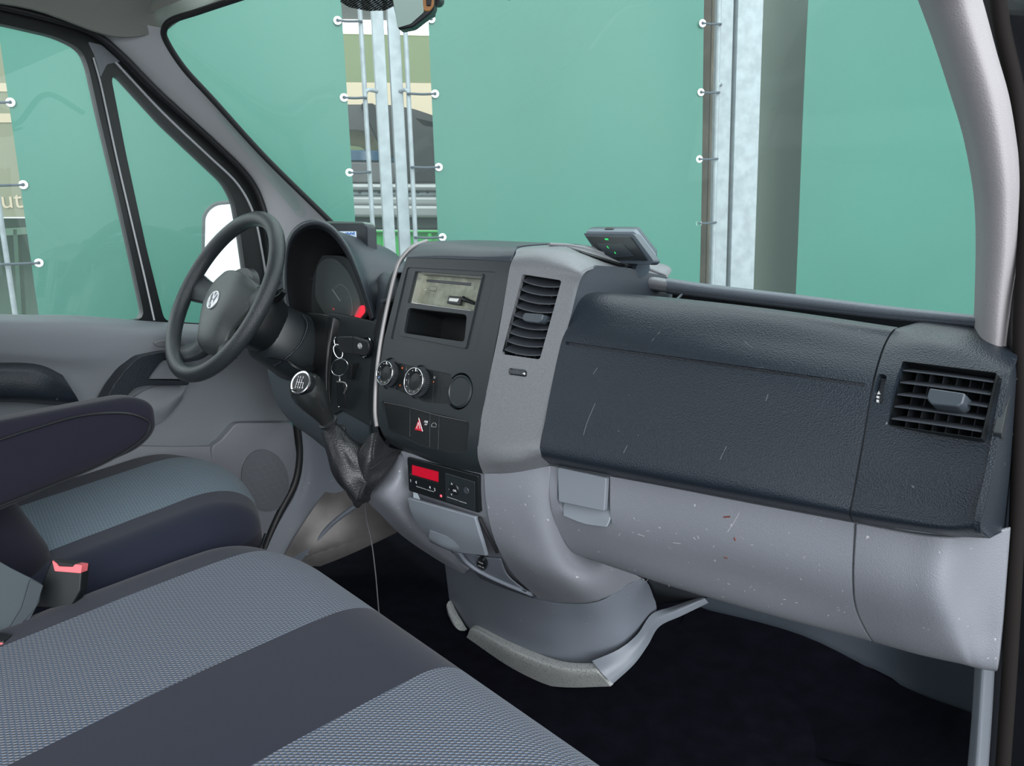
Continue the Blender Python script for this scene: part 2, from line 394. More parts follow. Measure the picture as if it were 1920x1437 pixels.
# firewall behind the dashboard
st(prism('wall_front', [A([-.86, 0, .1]), A([.86, 0, .1]), A([.86, 0, .78]), A([-.86, 0, .78])], (0, 1.62, 0), (0, 1.64, 0), M['grey3']))

# windscreen
wsr = [[A([x, ws(x, z), z]) for x in (-.80, -.5, 0, .5, .80)] for z in (.76, 1.1, 1.3, 1.56)]
st(sheet('window_1', wsr, M['glass'], thick=.004, nu=8, nv=6, bevel=0))
fr = [surf_hit(x, y, lambda a, b: ws(a, b)-.006) for x, y in ((636, -8), (638, 4), (655, 14), (690, 21), (722, 20), (738, 12), (745, -8), (745, -40), (636, -40))]
tag(prism('windscreen_sensor_patch', fr, (0, 0, 0), (0, .003, .002), M['dots'], bevel=0), 'dark dotted printed patch at the top of the windscreen beside the mirror', 'windscreen patch')
seal = [surf_hit(x, y, lambda a, b: ws(a, b)-.01) for x, y in ((560, -40), (430, 2), (370, 22), (325, 37), (309, 52), (311, 75), (345, 128), (400, 188), (500, 298), (622, 418), (660, 460))]
st(tube('trim_1', seal, .0065, M['blackm']))
# left A pillar cover
prow = [[(168, 48), (235, 40), (306, 52)], [(215, 88), (262, 72), (314, 84)], [(300, 170), (322, 135), (352, 136)], [(370, 235), (395, 205), (412, 201)],
        [(468, 325), (490, 300), (502, 300)], [(500, 400), (552, 395), (585, 380)], [(520, 470), (590, 470), (665, 465)]]
pr = [[W(*r[0], X=-.845), W(*r[1], X=-.80), surf_hit(*r[2], lambda a, b: ws(a, b)-.012)] for r in prow]
st(sheet('trim_2', pr, M['pillarl'], thick=-.012, dirn=(1, 0, 0), nu=8, nv=6, bevel=.003))
# corner piece of the roof lining above the driver door
rl = [[(-60, -12), (-60, -60)], [(60, 10), (60, -50)], [(165, 50), (190, 12)], [(240, 52), (270, 20)], [(305, 52), (330, 28)]]
st(sheet('trim_3', [[W(*a, X=-.842), W(*b, X=-.80)] for a, b in rl], M['roof'], thick=-.01, dirn=(1, 0, 0), bevel=.002))
st(sheet('trim_4', [[W(-120, -8, X=-.80), W(-60, -190, X=-.72)], [W(60, 16, X=-.80), W(130, -140, X=-.72)], [W(215, 68, X=-.792), W(270, -80, X=-.70)], [W(306, 58, X=-.775), W(345, -10, X=-.72)], [W(326, 44, X=-.745), surf_hit(440, -6, lambda a, b: ws(a, b)-.02)]], M['roof'], thick=-.01, dirn=(1, 0, 0)))
# roof front rail over the windscreen
st(sheet('trim_12', [[A([x, .70, 1.50+.03*math.cos(x*1.9)]) for x in (-.78, -.5, 0, .5, .76)], [A([x, .82, 1.50+.01*math.cos(x*1.9)]) for x in (-.78, -.5, 0, .5, .76)], [A([x, ws(x, zz)-.012, zz]) for x, zz in ((-.78, 1.43), (-.5, 1.465), (0, 1.49), (.5, 1.465), (.76, 1.43))]], M['roof'], thick=.02, dirn=(0, .3, .95)))
# right A pillar cover and door opening
L = [(1716, -20), (1721, 0), (1748, 73), (1781, 174), (1804, 250), (1821, 334), (1828, 401), (1829, 480), (1827, 560), (1824, 640)]
Rr = [(1828, -20), (1836, 0), (1861, 93), (1884, 174), (1898, 254), (1907, 334), (1908, 401), (1905, 480), (1896, 560), (1888, 662)]
Ys = np.linspace(.93, 1.02, 10)
pr = [[W(*a, Y=y+.05), W(a[0]*.75+b[0]*.25, a[1]*.75+b[1]*.25, Y=y-.005), W(a[0]*.3+b[0]*.7, a[1]*.3+b[1]*.7+(4 if i == 9 else 0), Y=y-.02), W(*b, Y=y)] for i, (a, b, y) in enumerate(zip(L, Rr, Ys))]
st(sheet('trim_5', pr, M['pillar'], thick=.02, nu=6, nv=4, bevel=.002))
# black door seal and hinge post on the passenger side
ed = [(1826, -30), (1836, 0), (1860, 93), (1882, 174), (1896, 254), (1905, 334), (1905, 480), (1893, 560), (1884, 662)]
wl = [[W(x, y, Y=1.035), W(x+60, y, Y=1.035), W(x+160, y, Y=1.02)] for x, y in ed]+[[W(x, y, Y=1.07), W(x+60, y, Y=1.05), W(x+160, y, Y=1.03)] for x, y in ((1884, 760), (1878, 1000), (1862, 1250), (1852, 1437), (1846, 1520))]
st(sheet('wall_right', wl, M['paint'], thick=.01))
st(tube('trim_6', [W(x, y, Y=1.0) for x, y in ((1868, -30), (1880, 60), (1905, 174), (1919, 300), (1925, 430), (1915, 600), (1914, 760), (1906, 1000), (1893, 1250), (1878, 1470))], .008, M['brownseal']))
st(tube('trim_7', [W(x, y, Y=1.02) for x, y in ((1846, -30), (1856, 10), (1884, 120), (1903, 220), (1914, 334), (1912, 480), (1900, 600), (1905, 690))], .007, M['rubber']))
st(sheet('trim_8', [[W(1828, 1230, Y=1.06), W(1845, 1230, Y=1.045), W(1864, 1230, Y=1.06)], [W(1822, 1340, Y=1.06), W(1838, 1340, Y=1.045), W(1858, 1340, Y=1.06)], [W(1812, 1460, Y=1.06), W(1830, 1460, Y=1.045), W(1850, 1460, Y=1.06)]], M['grey2'], thick=.01))

# ------------------------------------------------------------------ driver door
dr = thing('door_1', (-.84, .7, .2), None, None); dr['kind'] = 'structure'
g = [[(-420, 575, -.845), (-40, 589, -.845), (60, 592, -.845), (150, 593, -.845), (300, 604, -.845), (560, 620, -.845)],
     [(-420, 592, -.80), (-40, 606, -.80), (60, 609, -.80), (150, 611, -.80), (300, 622, -.80), (560, 650, -.80)],
     [(-420, 640, -.80), (-40, 655, -.80), (60, 660, -.80), (150, 665, -.80), (300, 652, -.79), (560, 680, -.80)],
     [(-420, 675, -.815), (-40, 690, -.815), (60, 695, -.815), (150, 705, -.815), (300, 715, -.80), (560, 725, -.81)],
     [(-420, 745, -.815), (-40, 760, -.815), (60, 770, -.815), (180, 785, -.815), (320, 790, -.81), (540, 770, -.82)],
     [(-420, 850, -.81), (-40, 842, -.81), (60, 840, -.81), (200, 837, -.81), (350, 838, -.81), (560, 830, -.82)]]
sheet('door_panel', [[W(x, y, X=X) for x, y, X in r] for r in g], M['door'], dr, thick=-.03, dirn=(1, 0, 0), nu=7, nv=8)
PD = Plane(A([-.795, 0, 0]), A([-.795, 1, 0]), A([-.795, 0, 1]))
lp = sheet('lower_panel', [[W(x, y, X=X) for x, y, X in r] for r in (
    [(-60, 850, -.80), (200, 837, -.80), (330, 838, -.80), (395, 837, -.80)], [(-60, 960, -.78), (200, 900, -.78), (330, 900, -.78), (440, 890, -.79)],
    [(-60, 1130, -.78), (200, 1060, -.78), (330, 1050, -.78), (470, 1040, -.79)])], M['doorl'], dr, thick=-.03, dirn=(1, 0, 0))
plate('speaker_panel', PD, rnd([(395, 837), (412, 826), (441, 793), (547, 792), (556, 860), (548, 915), (520, 965), (492, 1020), (485, 1060), (400, 1060)], 8), -.03, .006, M['doorl'], dr, bevel=.003)
th = np.linspace(0, 2*math.pi, 49)[:-1]
spk = plate('speaker_grille', PD, [(494+44*math.cos(t)+6*math.sin(t), 900+57*math.sin(t)) for t in th], .004, .009, M['hex'], dr, bevel=.001)
hexs = []
for i in range(-6, 7):
    for j in range(-6, 7):
        cy, cz_ = (i+.5*(j % 2))*.0185, j*.0160
        for k in range(3):
            a0, a1 = math.pi/6+math.pi/3*k, math.pi/6+math.pi/3*(k+1); e = [(cy+.0107*math.cos(a), cz_+.0107*math.sin(a)) for a in (a0, a1)]
            if all(math.hypot(y_, z_) < .062 for y_, z_ in e): c0 = PD.on(494, 900, .0092); hexs.append(tube_vf([c0+A([0, e[0][0], e[0][1]]), c0+A([0, e[1][0], e[1][1]])], .0005, 5, sub=1))
link('honeycomb', joinm('honeycomb', hexs), mat('honeycomb_grey', (.20, .205, .225), .5), spk, 0)
rg = tube('grille_ring', [PD.on(494+45.5*math.cos(t)+6*math.sin(t), 900+58.5*math.sin(t), .006) for t in th[::4]], .0018, M['doorl'], dr, closed=True, n=8)
# pulling bracket, plate and pocket
PB = PD.off(.02)
plate('pull_handle', PB, rnd([(186, 762), (208, 722), (232, 690), (258, 668), (300, 659), (352, 657), (352, 668), (308, 671), (296, 678), (272, 712), (350, 714), (350, 722), (262, 722), (246, 728), (232, 745), (218, 764)], 8), -.03, .012, M['pad'], dr, bevel=.004)
plate('handle_plate', PB, rnd([(275, 711), (300, 675), (350, 676), (350, 711)], 3), -.02, .002, M['door'], dr, bevel=.001)
sheet('pocket_lip', [[W(238, 752, X=-.80), W(290, 725, X=-.80), W(352, 722, X=-.80)], [W(262, 775, X=-.792), W(310, 762, X=-.785), W(345, 735, X=-.785)], [W(286, 800, X=-.80), W(312, 785, X=-.80), W(342, 750, X=-.80)]], M['door'], dr, thick=-.02, dirn=(1, 0, 0))
sheet('armrest', [[W(-60, 684, X=-.80), W(30, 681, X=-.80), W(80, 686, X=-.80), W(118, 704, X=-.80)], [W(-60, 700, X=-.745), W(30, 698, X=-.745), W(85, 704, X=-.745), W(135, 730, X=-.76)],
                  [W(-60, 745, X=-.745), W(30, 745, X=-.745), W(90, 748, X=-.745), W(149, 755, X=-.765)], [W(-60, 755, X=-.80), W(30, 754, X=-.80), W(90, 759, X=-.80), W(142, 762, X=-.80)]], M['pad'], dr, thick=-.02, dirn=(1, 0, 0), nu=8, nv=8)
plate('door_catch', PD, rnd([(283, 642), (300, 637), (335, 638), (345, 646), (320, 650), (290, 650)], 5), -.02, .012, M['silver'], dr, bevel=.002)
# window frame with its two openings
PW = Plane(A([-.865, 0, 0]), A([-.865, 1, 0]), A([-.865, 0, 1]))
g1 = rnd([(-260, 0), (0, 47), (100, 70), (146, 92), (160, 120), (181, 215), (212, 345), (240, 470), (268, 600), (-260, 592)], 22)
g2 = rnd([(204, 146), (216, 142), (300, 234), (417, 344), (434, 376), (446, 440), (460, 540), (468, 612), (304, 602), (270, 465), (232, 290)], 14)
fo = [(-300, -60), (0, 10), (67, 28), (134, 47), (187, 70), (234, 110), (300, 177), (401, 267), (468, 334), (494, 384), (520, 470), (560, 625), (300, 625), (-300, 612)]
wf = plate('window_frame', PW, fo, -.01, .012, M['black'], dr, bevel=0)
cut(wf, [plate_vf(PW, g1, -.05, .05), plate_vf(PW, g2, -.05, .05)])
tube('frame_edge', [PW.on(x, y, .014) for x, y in ((170, 110), (185, 165), (212, 290), (240, 410), (266, 520), (284, 600))], .0022, M['pillarl'], dr, n=8)
tube('frame_edge', [PW.on(x, y, .012) for x, y in ((212, 118), (300, 212), (385, 292), (440, 345), (470, 400), (486, 470), (500, 560))], .003, M['pillarl'], dr, n=8)
plate('frame_corner', PW, rnd([(160, 80), (186, 86), (222, 118), (196, 122), (184, 148), (172, 105)], 5), .010, .0135, M['door'], dr, bevel=.001)
tube('door_seal', [W(x, y, X=-.835) for x, y in ((-60, 0), (30, 18), (134, 46), (187, 69), (234, 109), (300, 176), (401, 267), (465, 332), (492, 384), (506, 450), (520, 560))], .007, M['rubber'], dr)
tube('door_seal', [W(x, y, X=-.79) for x, y in ((548, 740), (558, 800), (562, 850), (553, 905), (525, 960), (505, 1005), (485, 1060))], .011, M['rubber'], dr)
st(plate('window_2', PW, [(-260, -5), (100, 60), (165, 90), (280, 605), (-260, 600)], -.003, .001, M['glass2'], bevel=0))
st(plate('window_3', PW, [(198, 135), (222, 135), (425, 340), (442, 370), (475, 618), (300, 608)], -.003, .001, M['glass2'], bevel=0))
for k in range(4):
    st_ = text('trim_%d' % (20+k), ('=== = ===', '== =====', '=====', '==  =')[k], PW, 320, 574+k*4.5, .0022, M['label'], None, .0016); st_['kind'] = 'structure'
# driver footwell side and floor plates
st(sheet('trim_9', [[W(562, 780, X=-.78), W(600, 800, X=-.74), W(720, 860, X=-.6)], [W(568, 860, X=-.78), W(600, 870, X=-.75), W(720, 890, X=-.6)], [W(556, 920, X=-.78), W(590, 925, X=-.75), W(720, 915, X=-.6)], [W(520, 985, X=-.78), W(560, 990, X=-.75), W(620, 985, X=-.7)], [W(490, 1050, X=-.78), W(530, 1060, X=-.75), W(560, 1060, X=-.7)]], M['grey3'], thick=-.01, dirn=(1, 0, 0)))
st(sheet('trim_10', [[W(660, 860, X=-.72), W(740, 890, X=-.55), W(780, 960, X=-.45)], [W(600, 935, X=-.73), W(660, 955, X=-.66), W(748, 990, X=-.56)], [W(556, 1000, X=-.74), W(590, 1030, X=-.70), W(660, 1032, X=-.66)], [W(530, 1045, X=-.75), W(565, 1055, X=-.72), W(600, 1056, X=-.71)]], mat('scuffed_floor_plate', (.20, .19, .185), .4, metal=.3, var=(9, .25)), thick=-.01, dirn=(0, 0, 1)))
st(tube('trim_11', [W(730, 905, X=-.56), W(680, 940, X=-.64), W(620, 985, X=-.69), W(575, 1040, X=-.715)], .006, M['grey3']))

# ================================================================== dashboard
D = thing('dashboard', (0, 1.2, .5), 'wide dark and grey plastic dashboard spanning the cab under the windscreen', 'dashboard')
PC = Plane(R([(745, 500)])[0], R([(955, 490)])[0], R([(895, 850)])[0])
# centre fascia
fas = sheet('centre_fascia', [R(r) for r in (
    [(762, 484, .947), (830, 486, .947), (890, 488, .947), (957, 491, .947)], [(748, 530), (815, 533), (880, 536), (951, 530)], [(732, 590), (800, 595), (865, 600), (940, 590)], [(718, 650), (790, 660), (850, 668), (928, 650)],
    [(711, 710), (780, 722), (840, 730), (917, 712)], [(709, 765), (775, 785), (830, 795), (905, 775)], [(711, 795), (772, 818), (830, 830), (897, 830)], [(718, 815), (776, 842), (835, 857), (897, 866)], [(730, 832, .885), (785, 858, .88), (845, 876, .875), (906, 889, .872)])],
    M['fascia'], D, thick=.008, nu=8, nv=6)
c1 = plate_vf(PC, rnd([(763, 501), (930, 510), (892, 665), (732, 636)], 5), -.0025, .03)
c2 = plate_vf(PC, rnd([(775, 506), (905, 515), (874, 652), (750, 628)], 3), -.05, .03)
band = rnd([(747, 681), (846, 702), (846, 758), (800, 755), (740, 729)], 3)
c3 = plate_vf(PC, band, -.003, .03)
el = lambda cx, cy, a, b, s=0, n=40: [(cx+a*math.cos(t)+s*math.sin(t), cy+b*math.sin(t)) for t in np.linspace(0, 2*math.pi, n+1)[:-1]]
c4 = plate_vf(PC, el(862, 734, 24.5, 35, -3), -.05, .03)
c5 = plate_vf(PC, rnd([(714, 751), (800, 772), (879, 790), (881, 800), (874, 848), (850, 850), (790, 838), (724, 806)], 9), -.006, .03)
c6 = plate_vf(PC, el(731, 701, 17.5, 30, -2), -.004, .03); c7 = plate_vf(PC, el(787, 717, 22.5, 32, -3), -.004, .03)
cut(fas, [c1, c2, c3, c4, c5, c6, c7])
bz = plate('radio_bezel', PC, rnd([(772, 504), (906, 513), (873, 654), (748, 629)], 4), -.006, .0005, M['fascia'], D, bevel=.0008)
cut(bz, [plate_vf(PC, [(779, 509), (904, 517.5), (888, 584), (764.5, 568)], -.05, .03), plate_vf(PC, rnd([(766, 577), (876, 590), (871, 642), (757, 625)], 8), -.05, .03)])
pk = plate('storage_pocket', PC, rnd([(764, 576), (877, 589), (872, 643), (755, 626)], 8), -.09, -.004, M['black'], D, bevel=0)
cut(pk, plate_vf(PC, rnd([(766.5, 578), (875, 590.5), (870, 641), (758, 624.5)], 8), -.085, .03))
# console edge strip, left flank, top cap
tube('console_edge_strip', R([(800, 452, 1.02), (775, 462, .975), (758, 478, .955)])+[p-np.array([0, .001, 0]) for p in R([(745, 502), (727, 575), (713, 650), (706, 715), (704, 770), (707, 800)])], .0036, M['silver_l'], D, n=10)
fl = sheet('console_flank', [[W(772, 465, Y=.975), W(758, 480, Y=1.03), W(748, 496, Y=1.08)], [W(742, 510, Y=.953), W(733, 518, Y=1.0), W(728, 524, Y=1.06)], [W(722, 590, Y=.935), W(712, 592, Y=.97), W(705, 594, Y=1.02)], [W(706, 680, Y=.905), W(697, 681, Y=.94), W(688, 682, Y=.98)], [W(700, 770, Y=.885), W(692, 768, Y=.92), W(686, 766, Y=.96)], [W(712, 826, Y=.885), W(704, 820, Y=.92), W(698, 814, Y=.96)]], M['fascia'], D, thick=.004, dirn=(1, 0, 0), nu=4, nv=6)
v = prism('flank_vent', [W(x, y, Y=.965) for x, y in ((733, 560), (736, 566), (715, 632), (710, 638), (709, 622), (720, 580))], (0, -.012, 0), (0, .02, 0), M['blackm'], D)
prism('vent_fin', [W(x, y, Y=.953) for x, y in ((716, 563), (727, 560), (728, 566), (717, 569))], (0, -.004, 0), (0, .004, 0), M['slat'], v)
sheet('console_cap', [R(r) for r in (
    [(762, 483, .948), (830, 485, .948), (890, 487, .948), (957, 490, .948)], [(763, 479, .953), (830, 478, .952), (895, 480, .952), (962, 478, .955)],
    [(768, 466, .972), (835, 464, .972), (900, 466, .972), (968, 466, .972)], [(782, 455, 1.01), (840, 454, 1.01), (905, 457, 1.01), (980, 460, 1.01)])]+
    [[A([-.19, 1.12, .962]), A([-.1, 1.12, .963]), A([0, 1.12, .96]), A([.1, 1.12, .957])], [A([-.19, 1.3, .935]), A([-.1, 1.3, .935]), A([0, 1.3, .932]), A([.1, 1.3, .93])]], M['cap'], D, thick=.005, dirn=(0, .6, -.8), nu=6, nv=6)
# silver frame round the centre vent
sf = sheet('vent_surround', [R(r) for r in (
    [(906, 889, .872), (960, 886, .874), (1000, 878, .878), (1026, 870, .884)], [(896, 858), (945, 862), (985, 858, .861), (1013, 849, .861)], [(897, 820), (945, 825), (990, 824), (1015, 820)], [(906, 765), (950, 768), (1000, 770), (1028, 765)],
    [(917, 710), (960, 712), (1012, 715), (1040, 705)], [(930, 648), (975, 650), (1022, 652), (1052, 640)], [(941, 590), (985, 592), (1035, 595), (1066, 588)], [(951, 530), (995, 530), (1045, 532), (1079, 535)],
    [(957, 497), (1005, 495), (1055, 500), (1090, 510)], [(966, 478, .957), (1015, 474, .962), (1068, 482, .97), (1106, 501, .98)], [(978, 464, .985), (1025, 462, .995), (1078, 473, 1.0), (1125, 498, 1.02)])]+
    [[A([.1, 1.08, .957]), A([.14, 1.08, .956]), A([.178, 1.08, .936]), W(1160, 504, Y=1.08)], [A([.1, 1.17, .945]), A([.14, 1.17, .943]), A([.19, 1.17, .918]), W(1205, 513, Y=1.15)], [A([.1, 1.28, .925]), A([.15, 1.27, .92]), A([.20, 1.26, .912]), W(1246, 521, Y=1.22)]],
    M['silver'], D, thick=.007, dirn=(0, .85, -.5), nu=6, nv=6, bevel=.0012)
cut(sf, [plate_vf(PC, rnd([(979.5, 514.5), (1053, 526), (1012, 674.5), (940, 664)], 5), -.03, .03), plate_vf(PC, rnd([(953, 690), (988, 694), (988, 708), (954, 703)], 6), -.02, .02)])
ridge = tube('surround_rib', [W(1030, 458, Y=1.0), W(1075, 461.5, Y=1.05), W(1125, 474, Y=1.1), W(1190, 494, Y=1.16), W(1248, 516, Y=1.22)], .0028, M['silver'], D, n=8)
gl0 = [[(1062, 464, 1.03), (1090, 472, 1.02)], [(1105, 471, 1.08), (1132, 485, 1.06)], [(1165, 488, 1.14), (1188, 503, 1.12)]]
gr = sheet('speaker_slots', [R(r) for r in gl0], M['black'], D, thick=-.003, dirn=(0, 0, 1), nu=8, nv=8)
for k in range(6):
    t = (k+.5)/6; tube('slot_rib', [A(W(*(A(a[:2])*(1-t)+A(b[:2])*t), Y=a[2]*(1-t)+b[2]*t))+A([0, 0, .0015]) for a, b in gl0], .0009, M['silver'], gr, n=6, sub=4)
# thumbwheel below the vent
def thumbwheel(px, pl, parent, mk, n=14, vert=False):
    o = plate('thumbwheel', pl, rnd(px, 6), -.012, .002, M['black'], parent, bevel=.001)
    a, b, c, d = [A(p, float) for p in px]
    for k in range(1, n):
        t = k/n
        if vert: p, q = a+(d-a)*t, b+(c-b)*t
        else: p, q = a+(b-a)*t, d+(c-d)*t
        p2 = p+(q-p)*.15; q2 = p+(q-p)*.85
        tube('wheel_ridge', [pl.on(*p2, .0022), pl.on(*q2, .0022)], .0007, M['slat'], o, n=6, sub=1)
    plate('position_mark', pl, mk, .0015, .0034, M['white'], o, bevel=0)
thumbwheel([(956, 692.5), (987, 696), (988, 706.5), (956, 702)], PC, D, [(982, 701), (986, 699.5), (986, 703.5)])
# ---- air vents: housing with opening, slats, tab
def vent(pl, q, ns, tabpx, curve, depth=.045, nv=4, lean=0.0, M0=None):
    TL, TR, BR, BL = [A(p, float) for p in q]
    vf = plate_vf(pl, rnd([TL-(1, 1), TR+(1, -1), BR+(1, 1), BL+(-1, 1)], 4), -depth, -.001)
    h = link('air_vent', mesh('air_vent', *vf), M['black'], D, 40)
    cut(h, plate_vf(pl, rnd([TL, TR, BR, BL], 4), -depth+.004, .02))
    for k in range(nv):                        # upright fins deep inside
        t = (k+.5)/nv; a = TL+(TR-TL)*t; b = BL+(BR-BL)*t
        link('upright_fin', mesh('upright_fin', *plate_vf(pl, [a-(1, 0), a+(1, 0), b+(1, 0), b-(1, 0)], -.038, -.022)), M['slat'], h, 40)
    for k in range(ns):
        t = (k+.62)/(ns+.25); a = TL+(BL-TL)*t; b = TR+(BR-TR)*t; P0 = pl.on(*a); P1 = pl.on(*b)
        rows = []
        for dd, up_ in ((0, 0.0), (-.010, .0068), (-.020, .0128)):
            r = []
            for s in np.linspace(.015, .985, 9):
                p = P0+(P1-P0)*s; sag = -curve*(1-(2*s-1)**2)
                r.append(p+pl.n*(-.003+dd)+pl.v*(up_+sag))
            rows.append(A(r))
        VV = []; Fc = []
        for r in rows: VV += list(r)
        for r in rows: VV += list(r-pl.v*.0016)
        n3 = 27
        for i in range(2):
            for j in range(8):
                a0 = i*9+j; Fc += [(a0, a0+1, a0+10, a0+9), (n3+a0, n3+a0+9, n3+a0+10, n3+a0+1)]
        for j in range(8): Fc += [(j, n3+j, n3+j+1, j+1), (18+j, 19+j, n3+19+j, n3+18+j)]
        for i in range(2):
            for j in (0, 8): a0 = i*9+j; Fc.append((a0, a0+9, n3+a0+9, n3+a0))
        link('slat', mesh('slat', VV, Fc), M['slat'], h, 40)
    plate('vent_tab', pl, rnd(tabpx, 4), -.012, .007, M['tab'], h, bevel=.0015)
    return h
vent(PC, [(979.5, 514.5), (1053, 526), (1012, 674.5), (940, 664)], 9, [(988, 588), (1024, 591), (1021, 603), (1015, 608), (990, 605), (983, 600)], .004)

# ---- passenger pad
def pad_rows(): return [
    [(1100, 553, 1.04), (1250, 565, 1.05), (1450, 588, 1.06), (1678, 620, 1.07)],
    [(1100, 548, .99), (1250, 560, .998), (1450, 583, 1.005), (1677, 616.5, 1.012)], [(1083, 560, .96), (1245, 574, .972), (1445, 598, .98), (1664, 633, .992)],
    [(1070, 592, .938), (1237, 608, .945), (1437, 634, .955), (1650, 665, .965)], [(1053, 640, .913), (1225, 664, .918), (1425, 691, .922), (1634, 725, .93)],
    [(1035, 720, .893), (1212, 750, .895), (1412, 785, .9), (1616, 830, .9)], [(1020, 800, .873), (1200, 833, .876), (1400, 873, .88), (1599, 925, .886)],
    [(1013, 849, .862), (1195, 884, .868), (1395, 922, .874), (1592, 961, .88)], [(1022, 868, .885), (1200, 902, .89), (1398, 939, .895), (1597, 977, .902)]]
pd = sheet('padded_lid', [R(r) for r in pad_rows()], M['pad'], D, thick=.012, nu=10, nv=8, bevel=.002)
pg0 = Plane(R([(1053, 640, .913)])[0], R([(1634, 725, .93)])[0], R([(1035, 720, .893)])[0])
cut(pd, plate_vf(pg0, [(1061, 641), (1622, 719), (1620, 726), (1061, 647)], -.004, .03))
ep = sheet('end_pad', [R(r) for r in (
    [(1683, 619, 1.07), (1740, 606, 1.12), (1835, 608, 1.12), (1900, 662, 1.05)],
    [(1681, 616.5, 1.012), (1745, 604, 1.07), (1832, 618, 1.05), (1903, 667, .99)], [(1668, 633, .992), (1745, 633, .995), (1832, 650, .985), (1902, 680, .955)],
    [(1654, 665, .965), (1742, 670, .962), (1828, 688, .95), (1893, 706, .93)], [(1638, 725, .93), (1735, 740, .925), (1820, 758, .915), (1880, 772, .905)],
    [(1620, 830, .9), (1712, 850, .895), (1797, 868, .885), (1862, 880, .875)], [(1603, 925, .886), (1697, 945, .88), (1782, 960, .872), (1847, 950, .865)],
    [(1596, 963, .88), (1692, 980, .875), (1777, 992, .868), (1838, 988, .86)], [(1601, 979, .902), (1700, 994, .9), (1790, 1006, .895), (1856, 1010, .89)])], M['pad'], D, thick=.012, nu=8, nv=8, bevel=.002)
PV = Plane(W(1692, 677, Y=.955), W(1868, 699, Y=.925), W(1664, 796, Y=.9075))
vq = [(1692, 677), (1867.5, 699), (1838.5, 821), (1664, 796)]
cut(ep, [plate_vf(PV, rnd(vq, 4), -.05, .04), plate_vf(PV, rnd([(1653, 706), (1668, 708), (1658, 762), (1642, 758)], 6), -.02, .02)])
vent(PV, vq, 5, [(1748, 733), (1815, 743), (1810, 762), (1800, 768), (1750, 763), (1742, 752)], -.0005, nv=7)
PV2 = PV.off(-.001)
thumbwheel([(1654, 709), (1667, 711), (1657, 759), (1643, 757)], PV2, D, [(1647, 742), (1653, 742), (1650.5, 735.5)], 16, True)
plate('position_mark', PV2, [(1646.5, 745), (1651.5, 746), (1650.5, 750), (1646, 749)], .0015, .0036, M['white'], D, bevel=0)
plate('position_mark', PV2, [(1646, 752), (1650.5, 753), (1650, 758), (1646, 757)], .0015, .0036, M['white'], D, bevel=0)
ef = sheet('end_flank', [[W(1903, 667, Y=.99), W(1909, 690, Y=1.03), W(1912, 700, Y=1.1)], [W(1893, 706, Y=.93), W(1903, 720, Y=.97), W(1909, 730, Y=1.08)], [W(1880, 772, Y=.905), W(1897, 785, Y=.96), W(1906, 790, Y=1.07)], [W(1862, 880, Y=.875), W(1885, 890, Y=.94), W(1900, 895, Y=1.06)], [W(1838, 988, Y=.86), W(1868, 990, Y=.93), W(1893, 985, Y=1.05)], [W(1856, 1010, Y=.89), W(1875, 1000, Y=.95), W(1893, 992, Y=1.05)]], M['pad'], D, thick=-.006, dirn=(1, 0, 0), nu=5, nv=6)
PF = Plane(W(1893, 706, Y=.945), W(1906, 790, Y=1.05), W(1870, 880, Y=.905))
sv = plate('side_vent', PF, rnd([(1899, 708), (1908, 710), (1900, 815), (1872, 823), (1871, 812), (1882, 760)], 4), -.004, .003, M['fascia'], D, bevel=.001)
cut(sv, plate_vf(PF, rnd([(1899, 712), (1905, 713), (1898, 810), (1876, 817), (1885, 762)], 3), -.002, .02))
for a, b in (((1888, 738), (1904, 737)), ((1882, 766), (1903, 764)), ((1878, 793), (1900, 790))):
    tube('side_slat', [PF.on(*a, -.003), PF.on(*b, -.003)], .0016, M['slat'], sv, n=6, sub=1)
# tray and top rail
sheet('tray_liner', [[A([x, 1.02, .80]) for x in (.232, .5, .70)], [A([x, 1.2, .79]) for x in (.232, .5, .72)], [A([x, 1.22-.03*x*x, .875-.022*x]) for x in (.232, .5, .74)]], M['black'], D, thick=-.005, dirn=(0, 0, 1))
prism('tray_side', [A([0, y, z]) for y, z in ((.915, .83), (.935, .88), (.95, .905), (.97, .92), (1.0, .93), (1.08, .922), (1.2, .90), (1.3, .87), (1.35, .78), (.95, .78))], (.2235, 0, 0), (.2285, 0, 0), M['cap'], D)
def rail(name, cols, m):
    rows = [[], [], [], [], []]
    for xt, yt, xb, yb, Y in cols:
        rows[0].append(W(xb, yb+1, Y=Y+.03)); rows[1].append(W(xb, yb, Y=Y)); rows[2].append(W(.5*xt+.5*xb, .55*yt+.45*yb, Y=Y-.006)); rows[3].append(W(xt, yt+2, Y=Y+.006)); rows[4].append(W(xt, yt+1, Y=Y+.05))
    return sheet(name, rows, m, D, thick=.004, dirn=(0, .5, -.8), nu=6, nv=5)
rail('rail_cap', [(1182, 511, 1180, 533, 1.15), (1215, 516, 1215, 539, 1.152), (1252, 522, 1252, 545, 1.155)], M['silver'])
rail('top_rail', [(1250, 520, 1249, 546, 1.155), (1330, 532, 1330, 556, 1.145), (1500, 552, 1500, 577, 1.12), (1660, 572, 1660, 595, 1.09), (1832, 590, 1832, 610, 1.06)], M['rail'])
sheet('dash_shelf', [[A([x, 1.16, .84]) for x in (.22, .5, .78)], [A([x, 1.3, .80]) for x in (.22, .5, .78)], [A([x, ws(x, .78)+.02, .78]) for x in (.22, .5, .78)]], M['cap'], D, thick=-.004, dirn=(0, 0, 1))
